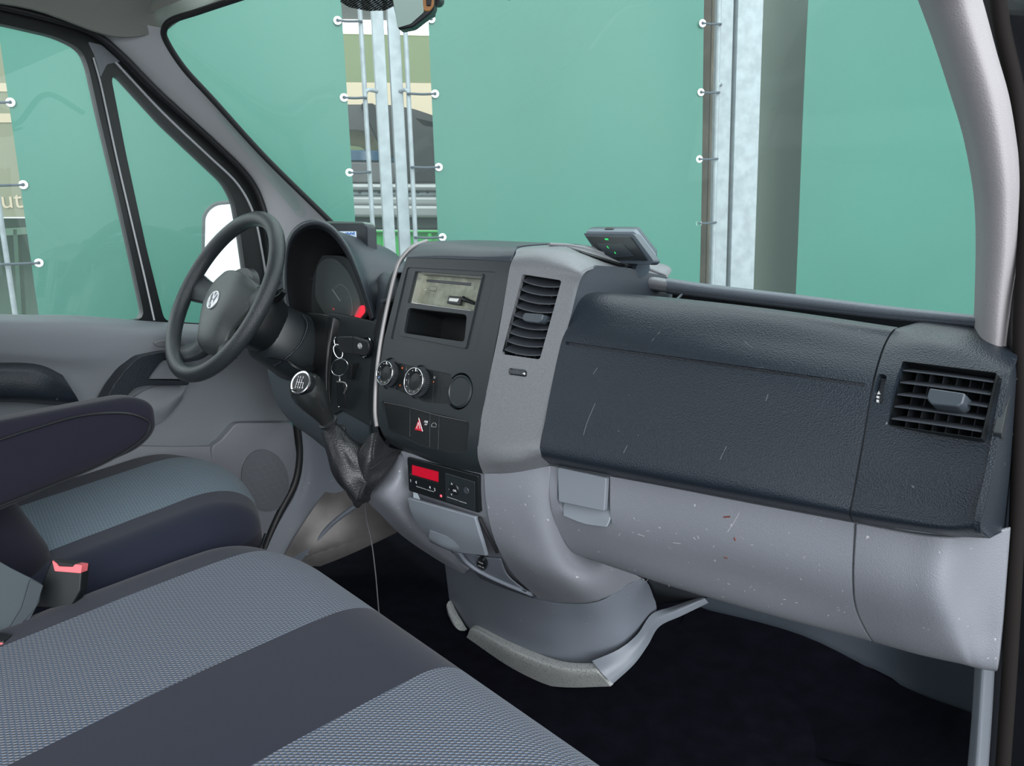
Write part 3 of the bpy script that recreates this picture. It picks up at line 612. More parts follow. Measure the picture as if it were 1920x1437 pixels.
sheet('dash_shelf', [[A([x, 1.10, z]) for x, z in ((-.82, .86), (-.6, .9), (-.4, .9), (-.19, .9))], [A([x, 1.25, z]) for x, z in ((-.82, .87), (-.6, .89), (-.4, .9), (-.19, .91))], [A([x, ws(x, .86)+.02, .86]) for x in (-.82, -.6, -.4, -.19)]], M['cap'], D, thick=-.004, dirn=(0, 0, 1))
sheet('dash_shelf', [[A([x, 1.28, z]) for x, z in ((-.2, .91), (0, .905), (.23, .88))], [A([x, ws(x, .78)+.02, .78]) for x in (-.2, 0, .23)]], M['cap'], D, thick=-.004, dirn=(0, 0, 1))
for a, b in (((1265, 566, 1.0), (1278, 553, 1.13)),):
    tube('tray_strut', [W(a[0], a[1], Y=a[2]), W(b[0], b[1], Y=b[2])], .0022, M['slat'], D, n=6, sub=1)
# ---- lower grey trim of the passenger side
gl = sheet('glovebox_lid', [R(r) for r in (
    [(1031, 874, .889), (1200, 904, .895), (1400, 943, .90), (1601, 981, .907)], [(1032, 940, .885), (1215, 985, .9), (1405, 1030, .905), (1597, 1080, .912)],
    [(1045, 990, .905), (1235, 1042, .92), (1420, 1092, .93), (1603, 1145, .94)], [(1073, 1036, .945), (1250, 1096, .955), (1440, 1151, .965), (1631, 1201, .985)], [(1080, 1036, 1.0), (1255, 1088, 1.01), (1445, 1143, 1.02), (1633, 1193, 1.04)])], M['grey'], D, thick=.01, nu=10, nv=8, bevel=.002)
PG = Plane(W(1047, 880, Y=.886), W(1138, 898, Y=.888), W(1047, 945, Y=.884))
cut(gl, [plate_vf(PG, rnd([(1044, 870), (1140, 890), (1138, 990), (1100, 985), (1052, 966), (1044, 945)], 8), -.018, .03)])
lr = plate('latch_recess', PG, rnd([(1043, 868), (1141, 890), (1139, 992), (1100, 987), (1050, 968), (1042, 945)], 8), -.03, -.014, M['grey2'], gl, bevel=.001)
sheet('recess_scoop', [[PG.on(1047, 942, -.014), PG.on(1092, 950, -.014), PG.on(1137, 962, -.014)], [PG.on(1048, 955, -.009), PG.on(1092, 967, -.009), PG.on(1137, 977, -.009)], [PG.on(1056, 968, 0), PG.on(1095, 983, 0), PG.on(1137, 989, 0)]], M['grey2'], gl, thick=.004)
plate('latch_flap', PG, rnd([(1047, 876), (1139, 896), (1135, 959), (1049, 941)], 4), -.006, .003, M['grey2'], gl, bevel=.0015)
sheet('lower_end_trim', [R(r) for r in (
    [(1605, 982, .907), (1700, 1000, .91), (1770, 1008, .91), (1818, 1007, .93), (1858, 999, .96), (1892, 992, .98)], [(1600, 1080, .912), (1695, 1102, .905), (1765, 1110, .905), (1810, 1100, .945), (1850, 1100, .97), (1884, 1098, .985)],
    [(1607, 1145, .94), (1700, 1170, .935), (1778, 1180, .935), (1815, 1180, .96), (1845, 1180, .98), (1878, 1182, .99)], [(1635, 1202, .985), (1720, 1226, .985), (1800, 1243, .985), (1825, 1249, .99), (1845, 1253, .992), (1870, 1256, .995)], [(1638, 1194, 1.04), (1725, 1217, 1.04), (1800, 1234, 1.04), (1825, 1240, 1.04), (1845, 1244, 1.04), (1870, 1248, 1.04)])], M['grey'], D, thick=.01, nu=6, nv=8, bevel=.002)
# ---- lower centre
sheet('console_column', [R(r) for r in (
    [(907, 889, .8715), (950, 888, .874), (995, 880, .88), (1031, 874, .888)], [(909, 930, .872), (955, 935, .873), (1000, 938, .876), (1034, 935, .888)], [(917, 980, .879), (970, 992, .88), (1015, 998, .885), (1048, 992, .908)],
    [(934, 1030, .9), (995, 1055, .9), (1050, 1062, .915), (1085, 1046, .96)], [(964, 1080, .945), (1030, 1100, .945), (1092, 1098, .955), (1145, 1062, 1.02)], [(1010, 1124, .995), (1062, 1131, .995), (1124, 1126, 1.01), (1200, 1088, 1.09)])], M['grey'], D, thick=.01, nu=6, nv=8, bevel=.002)
Pg = lambda x, y, d=0: surf_hit(x, y, con)+A([0, d, 0])
sheet('console_back_panel', [[Pg(744, 848, .008), Pg(830, 872, .008), Pg(908, 889, .008)], [Pg(764, 900, .012), Pg(835, 915, .008), Pg(912, 935, .008)], [Pg(768, 935, .02), Pg(840, 955, .01), Pg(916, 985, .008)], [Pg(785, 985, .03), Pg(850, 1015, .012), Pg(936, 1035, .008)], [Pg(815, 1022, .03), Pg(880, 1052, .014), Pg(965, 1082, .008)], [Pg(866, 1068, .02), Pg(935, 1098, .012), Pg(1012, 1128, .008)]], M['grey'], D, thick=.01, nu=6, nv=6)
sheet('console_leg', [R(r) for r in (
    [(742, 846, .915), (752, 854, .905), (766, 868, .905)], [(722, 888, .895), (745, 893, .882), (769, 900, .905)], [(686, 930, .875), (725, 932, .865), (770, 938, .905)], [(716, 968, .91), (750, 970, .90), (778, 968, .93)],
    [(757, 1008, .96), (778, 1006, .95), (798, 1003, .96)], [(822, 1052, 1.02), (835, 1048, 1.015), (845, 1040, 1.02)], [(868, 1077, 1.07), (872, 1073, 1.07), (877, 1069, 1.07)])], M['grey'], D, thick=.008, nu=6, nv=6)
# pocket drawer with its lip
sheet('ashtray_drawer', [[Pg(768, 932, -.006), Pg(835, 950, -.008), Pg(895, 968, -.006)], [Pg(776, 958, -.008), Pg(845, 978, -.012), Pg(905, 992, -.01)], [Pg(793, 985, -.01), Pg(856, 1000, -.016), Pg(915, 1013, -.014)], [Pg(817, 1012, -.012), Pg(870, 1028, -.022), Pg(925, 1037, -.018)]], M['grey2'], D, thick=.008, nu=8, nv=6, bevel=.002)
sheet('drawer_grip', [[Pg(816, 990, -.014), Pg(850, 1000, -.016), Pg(876, 1008, -.014)], [Pg(818, 1003, -.02), Pg(852, 1016, -.026), Pg(884, 1022, -.018)], [Pg(820, 1012, -.018), Pg(868, 1029, -.022), Pg(900, 1033, -.014)]], M['grey2'], D, thick=.006, nu=6, nv=6)
tube('drawer_gap', [Pg(899, 971, 0), Pg(911, 995, 0), Pg(924, 1020, 0), Pg(932, 1036, 0)], .003, M['blackm'], D, n=8)
tr = sheet('socket_tray', [[Pg(842, 1030, .004), Pg(895, 1045, .004), Pg(935, 1050, .004)], [Pg(862, 1052, -.002), Pg(905, 1070, -.002), Pg(955, 1082, -.002)], [Pg(905, 1080, -.002), Pg(950, 1100, -.002), Pg(1003, 1118, -.004)]], M['grey3'], D, thick=.004)
tube('tray_rim', [Pg(865, 1034, -.006), Pg(880, 1052, -.007), Pg(905, 1070, -.007), Pg(945, 1090, -.006), Pg(1000, 1113, -.005)], .004, M['grey3'], D, n=8)
for k in range(4):
    tube('tray_rib', [Pg(892+k*3, 1072+k*4-2, -.004), Pg(940+k*3, 1090+k*4-1, -.005), Pg(990+k*5, 1108+k*4, -.005)], .0013, M['slat'], D, n=6, sub=3)
PS = Plane(Pg(895, 1050, -.004), Pg(910, 1052, -.004), Pg(905, 1065, -.004))
sk = plate('power_socket', PS, el(903, 1059, 9, 10, 3), -.01, .001, M['black'], D)
text('socket_print', '12 V', PS, 902, 1054.5, .0045, M['white'], sk, .0016, -.25)
text('socket_print', 'MAX 15A', PS, 903, 1062, .0022, M['white'], sk, .0016, -.25)
# foot housing
sheet('foot_housing', [R(r) for r in (
    [(833, 1050, 1.13), (880, 1066, 1.08), (950, 1098, 1.03), (1010, 1126, 1.012), (1062, 1133, 1.01), (1124, 1128, 1.02), (1198, 1090, 1.09), (1224, 1132, 1.22)],
    [(838, 1090, 1.15), (885, 1110, 1.10), (950, 1145, 1.06), (1010, 1165, 1.045), (1065, 1172, 1.045), (1130, 1168, 1.06), (1185, 1150, 1.11), (1226, 1145, 1.23)],
    [(843, 1130, 1.17), (880, 1160, 1.12), (945, 1200, 1.085), (1010, 1225, 1.07), (1065, 1232, 1.07), (1130, 1225, 1.09), (1182, 1200, 1.13), (1224, 1165, 1.24)],
    [(850, 1155, 1.18), (885, 1200, 1.14), (945, 1245, 1.10), (1010, 1268, 1.09), (1065, 1272, 1.09), (1125, 1262, 1.11), (1180, 1230, 1.15), (1220, 1185, 1.25)])], M['grey3'], D, thick=.01, nu=6, nv=6)
ste = sheet('step_edge', [R(r) for r in (
    [(840, 1128, 1.155), (856, 1160, 1.13), (880, 1194, 1.112), (889, 1174, 1.107), (950, 1205, 1.075), (1010, 1232, 1.06), (1060, 1246, 1.055), (1110, 1248, 1.06)],
    [(837, 1138, 1.145), (850, 1170, 1.12), (872, 1196, 1.105), (888, 1185, 1.09), (948, 1220, 1.06), (1008, 1246, 1.048), (1062, 1260, 1.045), (1122, 1262, 1.05)],
    [(842, 1165, 1.15), (856, 1190, 1.13), (874, 1212, 1.112), (900, 1232, 1.10), (950, 1262, 1.085), (1005, 1282, 1.075), (1062, 1290, 1.075), (1145, 1288, 1.08)])], M['speck'], D, thick=.01, nu=5, nv=5, bevel=.002)
sheet('corner_trim', [R(r) for r in (
    [(1110, 1240, 1.055), (1160, 1218, 1.09), (1195, 1190, 1.13), (1222, 1152, 1.2), (1260, 1138, 1.28), (1318, 1118, 1.36)],
    [(1128, 1262, 1.05), (1172, 1236, 1.09), (1205, 1200, 1.13), (1228, 1165, 1.2), (1268, 1145, 1.27), (1322, 1123, 1.35)],
    [(1146, 1280, 1.06), (1186, 1243, 1.10), (1212, 1207, 1.14), (1234, 1172, 1.21), (1276, 1152, 1.28), (1326, 1128, 1.36)])], M['grey2'], D, thick=.008, dirn=(0, .7, -.7), nu=6, nv=5, bevel=.002)
sheet('footwell_box', [[W(1195, 1085, Y=1.12), W(1300, 1100, Y=1.12)], [W(1228, 1135, Y=1.28), W(1340, 1120, Y=1.4)]], M['black'], D, thick=.01)
# footwell panel on the passenger side
sheet('kick_panel', [[W(1300, 1090, Y=1.56), W(1500, 1130, Y=1.55), W(1700, 1190, Y=1.53), W(1845, 1240, Y=1.3)], [W(1300, 1130, Y=1.54), W(1500, 1190, Y=1.53), W(1700, 1275, Y=1.50), W(1835, 1330, Y=1.28)], [W(1300, 1160, Y=1.53), W(1500, 1240, Y=1.50), W(1700, 1330, Y=1.45), W(1820, 1460, Y=1.22)]], mat('kick_panel_blue_grey', (.06, .075, .095), .5), D, thick=.01)
# raised carpet front under the glovebox
tag(sheet('footwell_carpet', [[W(1290, 1135, Y=1.52), W(1500, 1190, Y=1.5), W(1700, 1290, Y=1.45), W(1822, 1336, Y=1.26)], [W(1270, 1180, Y=1.42), W(1500, 1260, Y=1.40), W(1700, 1360, Y=1.33), W(1820, 1390, Y=1.2)], [W(1200, 1300, Y=1.22), W(1450, 1400, Y=1.2), W(1650, 1440, Y=1.17), W(1818, 1470, Y=1.12)]], M['carpet'], None, thick=.004, dirn=(0, .5, -.8)), 'black carpet sloping up under the glovebox in the passenger footwell', 'carpet')

# scratches and small stains on the pad and the lid
from mathutils.bvhtree import BVHTree
def onmesh(o):
    t = BVHTree.FromPolygons([v.co for v in o.data.vertices], [tuple(p.vertices) for p in o.data.polygons])
    def f(px, py):
        h = t.ray_cast(Vector(CAM), Vector(ray(px, py)))
        return A(h[0]) if h[0] else W(px, py, Y=.9)
    return f
M['scuff'] = mat('pale_scuff', (.20, .215, .235), .7); M['stain'] = mat('rusty_stain', (.16, .045, .035), .7)
op, ol = onmesh(pd), onmesh(gl)
def scuffs(f, parent, lines, m, w=.0003):
    for l in lines: link('scuff_mark', mesh('scuff_mark', *tube_vf([f(*p) for p in l], w, 5, sub=3)), m, parent, 0)
scuffs(op, pd, [[(1116, 757), (1108, 775), (1100, 795), (1094, 816)], [(1238, 622), (1222, 640)], [(1396, 640), (1404, 648), (1412, 652)], [(1362, 838), (1350, 862)], [(1176, 836), (1169, 850)], [(1120, 690), (1112, 702)], [(1440, 740), (1436, 752)]], M['scuff'], .00025)
sc = random.Random(5); L_ = [[(1386, 962), (1376, 980), (1364, 998)], [(1196, 1002), (1208, 1006)], [(1262, 1018), (1276, 1020)], [(1300, 1008), (1304, 1012)]]
for _ in range(34):
    x = sc.uniform(1120, 1585); y = 905+(x-1100)*.2+sc.uniform(40, 165); a_ = sc.uniform(0, 3.1); l = sc.uniform(1, 6); L_.append([(x, y), (x+l*math.cos(a_), y+l*math.sin(a_))])
scuffs(ol, gl, L_, mat('white_scuff', (.5, .5, .52), .7), .00028)
scuffs(ol, gl, [[(1357, 970), (1369, 969)], [(1377, 1008), (1379, 1014)], [(1358, 1045), (1364, 1047)]], M['stain'], .0011)

# ================================================================== driver side of the dashboard
def inst(x, y, Y): return W(x, y, Y=Y)
# hood over the gauges: rim arch swept forward
rimo = [(548, 640), (533, 560), (531, 500), (538, 450), (558, 422), (590, 411), (624, 424), (655, 462), (676, 510), (692, 556), (703, 592)]
rimi = [(560, 640), (545, 560), (541, 505), (548, 460), (566, 436), (591, 427), (618, 438), (645, 472), (666, 518), (682, 562), (693, 600)]
back = [(-.62, .84), (-.635, .88), (-.63, .92), (-.60, .95), (-.56, .965), (-.50, .958), (-.44, .94), (-.39, .912), (-.35, .885), (-.33, .868), (-.32, .85)]
hood = [[W(*p, Y=1.0) for p in rimi], [W(*((A(a)+A(b))/2), Y=.972) for a, b in zip(rimo, rimi)], [W(*p, Y=.982) for p in rimo],
        [W(*p, Y=1.02)*.7+A([b[0], 1.08, b[1]])*.3 for p, b in zip(rimo, back)], [A([b[0], 1.16, b[1]]) for b in back]]
hd = sheet('gauge_hood', hood, M['cap'], D, thick=.004, dirn=(0, .3, -.5), nu=5, nv=5, smooth=60)
inner = [[W(*p, Y=.995) for p in rimi], [W(x+18*(1 if x > 600 else 1.6), y+14, Y=1.05) for x, y in rimi], [A([b[0]*.97-.01, 1.1, b[1]-.03]) for b in back]]
sheet('gauge_recess', inner, M['blackm'], D, thick=.003, dirn=(0, .3, .5), nu=5, nv=5, smooth=60)
sheet('hood_shoulder', [[W(706, 512, Y=1.07), W(722, 510, Y=1.08), W(738, 512, Y=1.08)], [W(708, 545, Y=1.02), W(714, 520, Y=1.03), W(735, 514, Y=1.04)], [W(703, 592, Y=.985), W(712, 585, Y=.975), W(722, 570, Y=.96)], [W(699, 602, Y=.98), W(706, 604, Y=.97), W(715, 606, Y=.95)]], M['cap'], D, thick=.004, nu=5, nv=5)
PI = Plane(W(600, 590, Y=1.06), W(690, 590, Y=1.05), W(620, 480, Y=1.08))
clu = plate('gauge_face', PI, rnd([(560, 500), (600, 478), (650, 480), (676, 520), (688, 560), (688, 590), (662, 608), (600, 596), (560, 590)], 16), -.01, 0, mat('gauge_face_grey', (.07, .08, .082), .5), D)
plate('gauge_glass', PI, rnd([(604, 500), (618, 486), (640, 486), (662, 510), (684, 560), (686, 585), (660, 606), (625, 600), (600, 560)], 14), .012, .0135, M['glassc'], D, bevel=0)
arc = [PI.on(645+17*math.cos(t)+8*math.sin(t)*.6, 570+36*math.sin(t), .003) for t in np.linspace(-2.2, 1.3, 14)]
tube('dial_ring', arc, .0008, M['dimwhite'], clu, n=6, sub=2)
tube('dial_needle', [PI.on(626, 543, .004), PI.on(641, 565, .004)], .0010, M['white'], clu, n=6, sub=1)
for x, y, s_ in ((641, 560, '2'), (654, 559, '3'), (632, 571, '1')): text('dial_number', s_, PI, x, y, .0045, M['dimwhite'], clu, .003)
text('trip_mark', '-1/2', PI, 627, 580, .004, M['redglow'], clu, .003)
plate('warning_lamp', PI, rnd([(676, 574), (685, 572), (686, 586), (672, 602), (662, 604), (668, 590)], 4), .001, .003, M['redglow'], clu)
# panels round the column
PIG = Plane(W(600, 600, Y=.985), W(710, 615, Y=.965), W(600, 770, Y=.93))
plate('ignition_panel', PIG, [(590, 592), (626, 586), (700, 602), (716, 610), (703, 690), (694, 800), (640, 770), (600, 790), (600, 700)], -.03, 0, M['fascia'], D, bevel=.002)
sheet('column_surround', [[W(555, 585, Y=1.0), W(590, 587, Y=.985), W(618, 592, Y=.965), W(644, 606, Y=.985)], [W(560, 640, Y=.99), W(600, 650, Y=.965), W(613, 655, Y=.945), W(636, 660, Y=.975)], [W(570, 700, Y=.97), W(598, 710, Y=.95), W(611, 715, Y=.93), W(630, 720, Y=.965)], [W(590, 760, Y=.96), W(604, 770, Y=.94), W(616, 780, Y=.925), W(632, 790, Y=.955)]], M['black'], D, thick=.005, nu=4, nv=5)
sheet('knee_panel', [[W(500, 672, Y=.97), W(540, 690, Y=.955), W(600, 720, Y=.95), W(700, 745, Y=.945)], [W(503, 705, Y=.95), W(545, 725, Y=.94), W(605, 755, Y=.935), W(697, 775, Y=.93)], [W(520, 758, Y=.96), W(560, 775, Y=.95), W(620, 800, Y=.94), W(692, 810, Y=.935)],
    [W(548, 795, Y=1.0), W(585, 815, Y=.98), W(640, 845, Y=.965), W(700, 850, Y=.96)], [W(575, 812, Y=1.08), W(610, 842, Y=1.04), W(660, 880, Y=1.02), W(720, 880, Y=1.0)]], mat('knee_panel_grey', (.085, .11, .125), .5, bump=('grain', 600, .2)), D, thick=.008, nu=6, nv=6)
sheet('dash_side_wall', [[A([-.80, 1.12, .88]), A([-.60, 1.10, .88])], [A([-.80, 1.06, .7]), A([-.58, 1.04, .7])], [A([-.80, 1.12, .55]), A([-.55, 1.05, .5])]], M['door'], D, thick=.006)
sheet('dash_left_end', [[A([-.845, 1.02, .84]), A([-.79, .97, .845]), A([-.64, .98, .86])], [A([-.845, 1.12, .875]), A([-.78, 1.10, .885]), A([-.62, 1.1, .89])]], M['cap'], D, thick=-.004, dirn=(0, 0, 1), bevel=.002)
# dark foot space below
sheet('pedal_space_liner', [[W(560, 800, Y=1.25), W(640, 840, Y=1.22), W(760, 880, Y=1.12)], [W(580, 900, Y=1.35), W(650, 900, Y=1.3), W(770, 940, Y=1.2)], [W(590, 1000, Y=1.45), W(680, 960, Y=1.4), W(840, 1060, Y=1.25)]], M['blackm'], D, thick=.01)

prism('dash_backing', [A([x, 0, z]) for x, z in ((-.64, .60), (-.12, .60), (-.12, .86), (-.30, .86), (-.36, .84), (-.64, .82))], (0, 1.10, 0), (0, 1.12, 0), M['blackm'], D)
prism('dash_backing', [W(x, y, Y=.985) for x, y in ((690, 780), (712, 790), (770, 850), (800, 880), (790, 900), (740, 870), (700, 850))], (0, 0, 0), (0, .01, 0), M['fascia'], D)
sheet('console_core', [[Pg(752, 846, .03), Pg(900, 880, .03)], [Pg(766, 935, .03), Pg(912, 970, .03)], [Pg(800, 1000, .035), Pg(950, 1050, .03)]], M['grey'], D, thick=.01)
# ---- steering wheel
WC = A([-.56, .8148, .8677]); T = .537; YW = -.066
wn_ = A([math.sin(YW)*math.cos(T), -math.cos(YW)*math.cos(T), math.sin(T)]); wa = np.cross([0, 0, 1.], wn_); wa /= np.linalg.norm(wa); wb = np.cross(wn_, wa)
def wp(a, b, h=0): return WC+wa*a+wb*b+wn_*h       # a to the driver's right, b up, h towards the driver
PWH = Plane(wp(0, 0), wp(.1, 0), wp(0, .1)); PWH.u, PWH.v = wa, wb
WH = thing('steering_wheel', wp(0, 0, -.05), 'dark grey four-spoke steering wheel with round chrome emblem', 'steering wheel')
RR = .173
tube('rim', [wp(RR*math.cos(t), RR*math.sin(t)) for t in np.linspace(0, 2*math.pi, 25)[:-1]], .0155, M['rim'], WH, n=20, closed=True, sub=5)
def whs(name, rows, m, th=.02): return sheet(name, [[wp(p[0], p[1]-.017*max(0, 1-(math.hypot(p[0], p[1])/.17)**3), p[2]) for p in r] for r in rows], m, WH, thick=-th, dirn=wn_, nu=6, nv=6, bevel=.004)
whs('airbag_cover', [[(-.075, .052, -.016), (-.04, .066, .0), (.0, .070, .004), (.04, .066, .0), (.075, .052, -.016)], [(-.098, .03, -.016), (-.05, .036, .008), (0, .038, .012), (.05, .036, .008), (.098, .03, -.016)], [(-.092, -.005, -.016), (-.05, -.005, .010), (0, -.005, .014), (.05, -.005, .010), (.092, -.005, -.016)],
    [(-.062, -.05, -.016), (-.04, -.05, .004), (0, -.05, .010), (.04, -.05, .004), (.062, -.05, -.016)], [(-.056, -.085, -.02), (-.03, -.088, -.004), (0, -.090, 0), (.03, -.088, -.004), (.056, -.085, -.02)], [(-.05, -.098, -.03), (-.026, -.104, -.022), (0, -.107, -.02), (.026, -.104, -.022), (.05, -.098, -.03)]], M['hub'], .03)
for s in (-1, 1):
    whs('spoke', [[(s*.078, .050, -.022), (s*.086, .018, -.012), (s*.078, -.012, -.022)], [(s*.12, .044, -.016), (s*.125, .018, -.008), (s*.12, -.006, -.016)], [(s*.168, .048, -.008), (s*.17, .016, 0), (s*.168, -.016, -.008)]], M['rim'], .014)
    whs('spoke', [[(s*.060, -.060, -.022), (s*.046, -.086, -.014), (s*.020, -.100, -.026)], [(s*.082, -.092, -.02), (s*.068, -.112, -.012), (s*.05, -.126, -.022)], [(s*.122, -.122, -.006), (s*.104, -.136, 0), (s*.082, -.152, -.006)]], M['rim'], .014)
lathe('hub_back', [(0, -.065), (.05, -.065), (.06, -.06), (.085, -.03), (.08, -.018), (0, -.016)], wp(0, -.01), wn_, M['black'], WH)
def emblem(c, u, v, n, r, parent, m, mb):
    """round badge: a ring with a V standing over a W"""
    o = lathe('emblem', [(0, 0), (r*.98, 0), (r, .0006), (r*.96, .0014), (0, .0014)], c, n, mb, parent, 32)
    P = lambda a, b, h=.0016: c+u*a*r+v*b*r+n*h
    ring = tube('emblem_ring', [P(.9*math.cos(t), .9*math.sin(t)) for t in np.linspace(0, 2*math.pi, 17)[:-1]], r*.085, m, parent, n=8, closed=True, sub=3)
    segs = [((-.36, .80), (-.02, .10)), ((.36, .80), (.02, .10)), ((-.80, .34), (-.38, -.76)), ((-.38, -.76), (0, -.04)), ((0, -.04), (.38, -.76)), ((.38, -.76), (.80, .34))]
    link('emblem_letters', joinm('emblem_letters', [tube_vf([P(*a), P(*b)], r*.085, 6, sub=1) for a, b in segs]), m, parent, 40); return o
WP = wp
emblem(wp(.002, -.018, .0135), wa, wb, wn_, .0205, WH, mat('emblem_silver', (.80, .82, .84), .25, metal=.5), mat('emblem_ground', (.10, .12, .14), .3))
text('airbag_lettering', 'AIRBAG', PWH, 391, 615, .0045, M['black'], WH, .0065)
text('horn_mark', '=<', PWH, 466, 570, .006, M['black'], WH, .004)
# ---- steering column with stalks
SC = thing('steering_column', wp(0, 0, -.2), 'black steering column shroud between the steering wheel and the dashboard', 'steering column')
def ring_rows(specs):
    out = []
    for h, ra, rb, ca, cb in specs:
        out.append([wp(ca+ra*np.sign(math.cos(t))*abs(math.cos(t))**.75, cb+rb*np.sign(math.sin(t))*abs(math.sin(t))**.75, h) for t in np.linspace(0, 2*math.pi, 33)])
    return out
def shroud(name, specs, m, parent):
    rows = ring_rows(specs); V = [p for r in rows for p in r[:-1]]; n = 32; Fc = [(i*n+k, i*n+(k+1) % n, (i+1)*n+(k+1) % n, (i+1)*n+k) for i in range(len(rows)-1) for k in range(n)]
    Fc += [tuple(range(n)), tuple(range((len(rows)-1)*n, len(rows)*n))]
    return link(name, mesh(name, V, Fc), m, parent, 50)
shroud('switch_housing', [(-.045, .055, .052, 0, -.01), (-.055, .062, .06, 0, -.012), (-.10, .062, .062, .0, -.015), (-.12, .058, .060, .0, -.018)], M['black'], SC)
shroud('column_shroud', [(-.105, .050, .052, .0, -.02), (-.12, .06, .064, .0, -.025), (-.2, .066, .074, .0, -.03), (-.24, .062, .07, 0, -.03)], M['fascia'], SC)
tube('shroud_seam', [wp(.055, .03, -.150), wp(.068, .012, -.162), wp(.066, -.03, -.165), wp(.06, -.07, -.15), wp(.045, -.092, -.14)], .0022, M['pad'], SC, n=8)
tube('adjusting_lever', [W(500, 671, Y=.88), W(520, 674, Y=.885), W(540, 678, Y=.89), W(555, 688, Y=.9), W(572, 694, Y=.92), W(585, 690, Y=.94)], [.004, .0045, .005, .007, .009, .009], M['black'], SC, squash=.6)
tube('wiper_stalk', [wp(.04, .03, -.085), wp(.07, .04, -.08), wp(.085, .05, -.075)], [.007, .006, .005], M['black'], SC)
tube('indicator_stalk', [wp(-.04, .02, -.085), wp(-.1, .04, -.075), wp(-.14, .045, -.07)], [.007, .006, .005], M['black'], SC)

# ---- ignition key and rings
ig = lathe('ignition_switch', [(0, 0), (.020, 0), (.021, .004), (.0185, .007), (.017, .004), (0, .004)], PIG.on(688, 652, -.001), PIG.n, M['black'], D)
lathe('switch_ring', [(.0205, .003), (.0215, .0045), (.0205, .006), (.0185, .006), (.0185, .003)], PIG.on(688, 652), PIG.n, M['chrome'], D)
KY = thing('ignition_key', PIG.on(686, 652, .02), 'black car key with small round white badge, plugged into the ignition', 'key')
kp = [W(x, y, Y=.93) for x, y in ((636, 632), (660, 630), (694, 641), (696, 662), (682, 668), (640, 661))]
kn = A([.35, -.9, .1]); kn /= np.linalg.norm(kn)
prism('key_body', [W(x, y, Y=.925) for x, y in rnd([(635, 631), (664, 631), (694, 640), (697, 655), (690, 668), (640, 660)], 6)], kn*.007, kn*-.008, mat('key_plastic', (.022, .024, .027), .4), KY, bevel=.002)
PK = Plane(*[W(x, y, Y=.925)+kn*.0074 for x, y in ((636, 632), (660, 630), (640, 661))])
tube('key_seam', [PK.on(662, 630, 0), PK.on(660, 664, 0)], .0006, M['black'], KY, n=6, sub=1)
emblem(PK.on(675, 649, .0), PK.u, PK.v, PK.n, .0058, KY, M['silver'], M['white'])
def ringpts(cx, cy, rx, ry, Y, tilt=0, n=12): return [W(cx+rx*math.cos(t)+tilt*math.sin(t), cy+ry*math.sin(t), Y=Y+.006*math.cos(t)) for t in np.linspace(0, 2*math.pi, n+1)[:-1]]
KR = thing('key_ring', W(637, 690, Y=.92), 'shiny metal key rings hanging from the black ignition key', 'key ring')
tube('ring', ringpts(632, 643, 5, 10, .922, 2), .0011, M['chrome'], KR, closed=True, n=8, sub=3)
tube('ring', ringpts(634, 659, 8, 13, .92, 3), .0012, M['chrome'], KR, closed=True, n=8, sub=3)
tube('ring', ringpts(637, 689, 15.5, 16, .915, -2, 16), .0010, M['chrome'], KR, closed=True, n=8, sub=3)
tube('swivel', [W(637, 705, Y=.915), W(637, 714, Y=.915)], [.002, .0012, .0022], M['steel'], KR, n=8)
tube('clip', [W(632, 716, Y=.913), W(646, 718, Y=.913), W(650, 726, Y=.913), W(645, 738, Y=.913)], .0018, M['steel'], KR, n=8)
prism('tag', [W(x, y, Y=.915) for x, y in rnd([(631, 717), (645, 719), (648, 745), (649, 766), (633, 765)], 2)], (0, -.001, 0), (0, .001, 0), M['black'], KR, bevel=.0005)
lathe('tag_rivet', [(0, 0), (.0016, 0), (.001, .001), (0, .001)], W(635, 763, Y=.9135), (0, -1, 0), M['chrome'], KR, 12)
prism('panel_switch', [W(x, y, Y=.935) for x, y in rnd([(654, 682), (663, 683), (661, 712), (652, 709)], 2)], (0, -.004, 0), (0, .02, 0), M['black'], D)

# ---- gear lever
GX = -.235
GL = thing('gear_lever', W(640, 860, X=GX), 'glossy black gear knob on a creased black leather boot', 'gear lever')
kc = W(588, 745, X=GX); kt = W(566, 716, X=GX); cb = W(614, 790, X=GX); ka = (kt-cb); ka /= np.linalg.norm(ka)
base = cb
H = np.linalg.norm(kt-cb)
gk = mat('gloss_knob', (.02, .022, .022), .16, spec=.7)
lathe('knob', [(0, 0), (.014, 0), (.016, H*.12), (.019, H*.25), (.0265, H*.5), (.0305, H*.72), (.030, H*.88), (.026, H*.98), (.0235, H*1.02), (0, H*1.04)], base, ka, gk, GL, 40)
# shift pattern cap leans toward the driver
capn = ka*.55+A([.25, -.8, .15]); capn /= np.linalg.norm(capn); cc = W(564, 718, X=GX+.012)
cu = np.cross([0, 0, 1.], capn); cu /= np.linalg.norm(cu); cv = np.cross(capn, cu)
cp = lathe('shift_cap', [(0, -.012), (.0215, -.012), (.0205, -.001), (.018, .001), (0, .0018)], cc, capn, M['black'], GL, 36)
lathe('cap_ring', [(.0200, -.001), (.0214, -.0012), (.0212, .0008), (.0200, .001)], cc, capn, M['chrome'], GL, 36)
PCp = Plane(cc+capn*.0022, cc+capn*.0022+cu*.01, cc+capn*.0022+cv*.01); PCp.u, PCp.v = cu, cv
q = lambda a, b: cc+capn*.0024+cu*a+cv*b
link('shift_lines', joinm('shift_lines', [tube_vf([q(*a), q(*b)], .0004, 6, sub=1) for a, b in (((-.007, 0), (.008, 0)), ((-.007, .006), (-.007, -.006)), ((-.002, .006), (-.002, -.006)), ((.003, .006), (.003, -.006)), ((.008, 0), (.008, -.006)))]), M['white'], cp, 0)
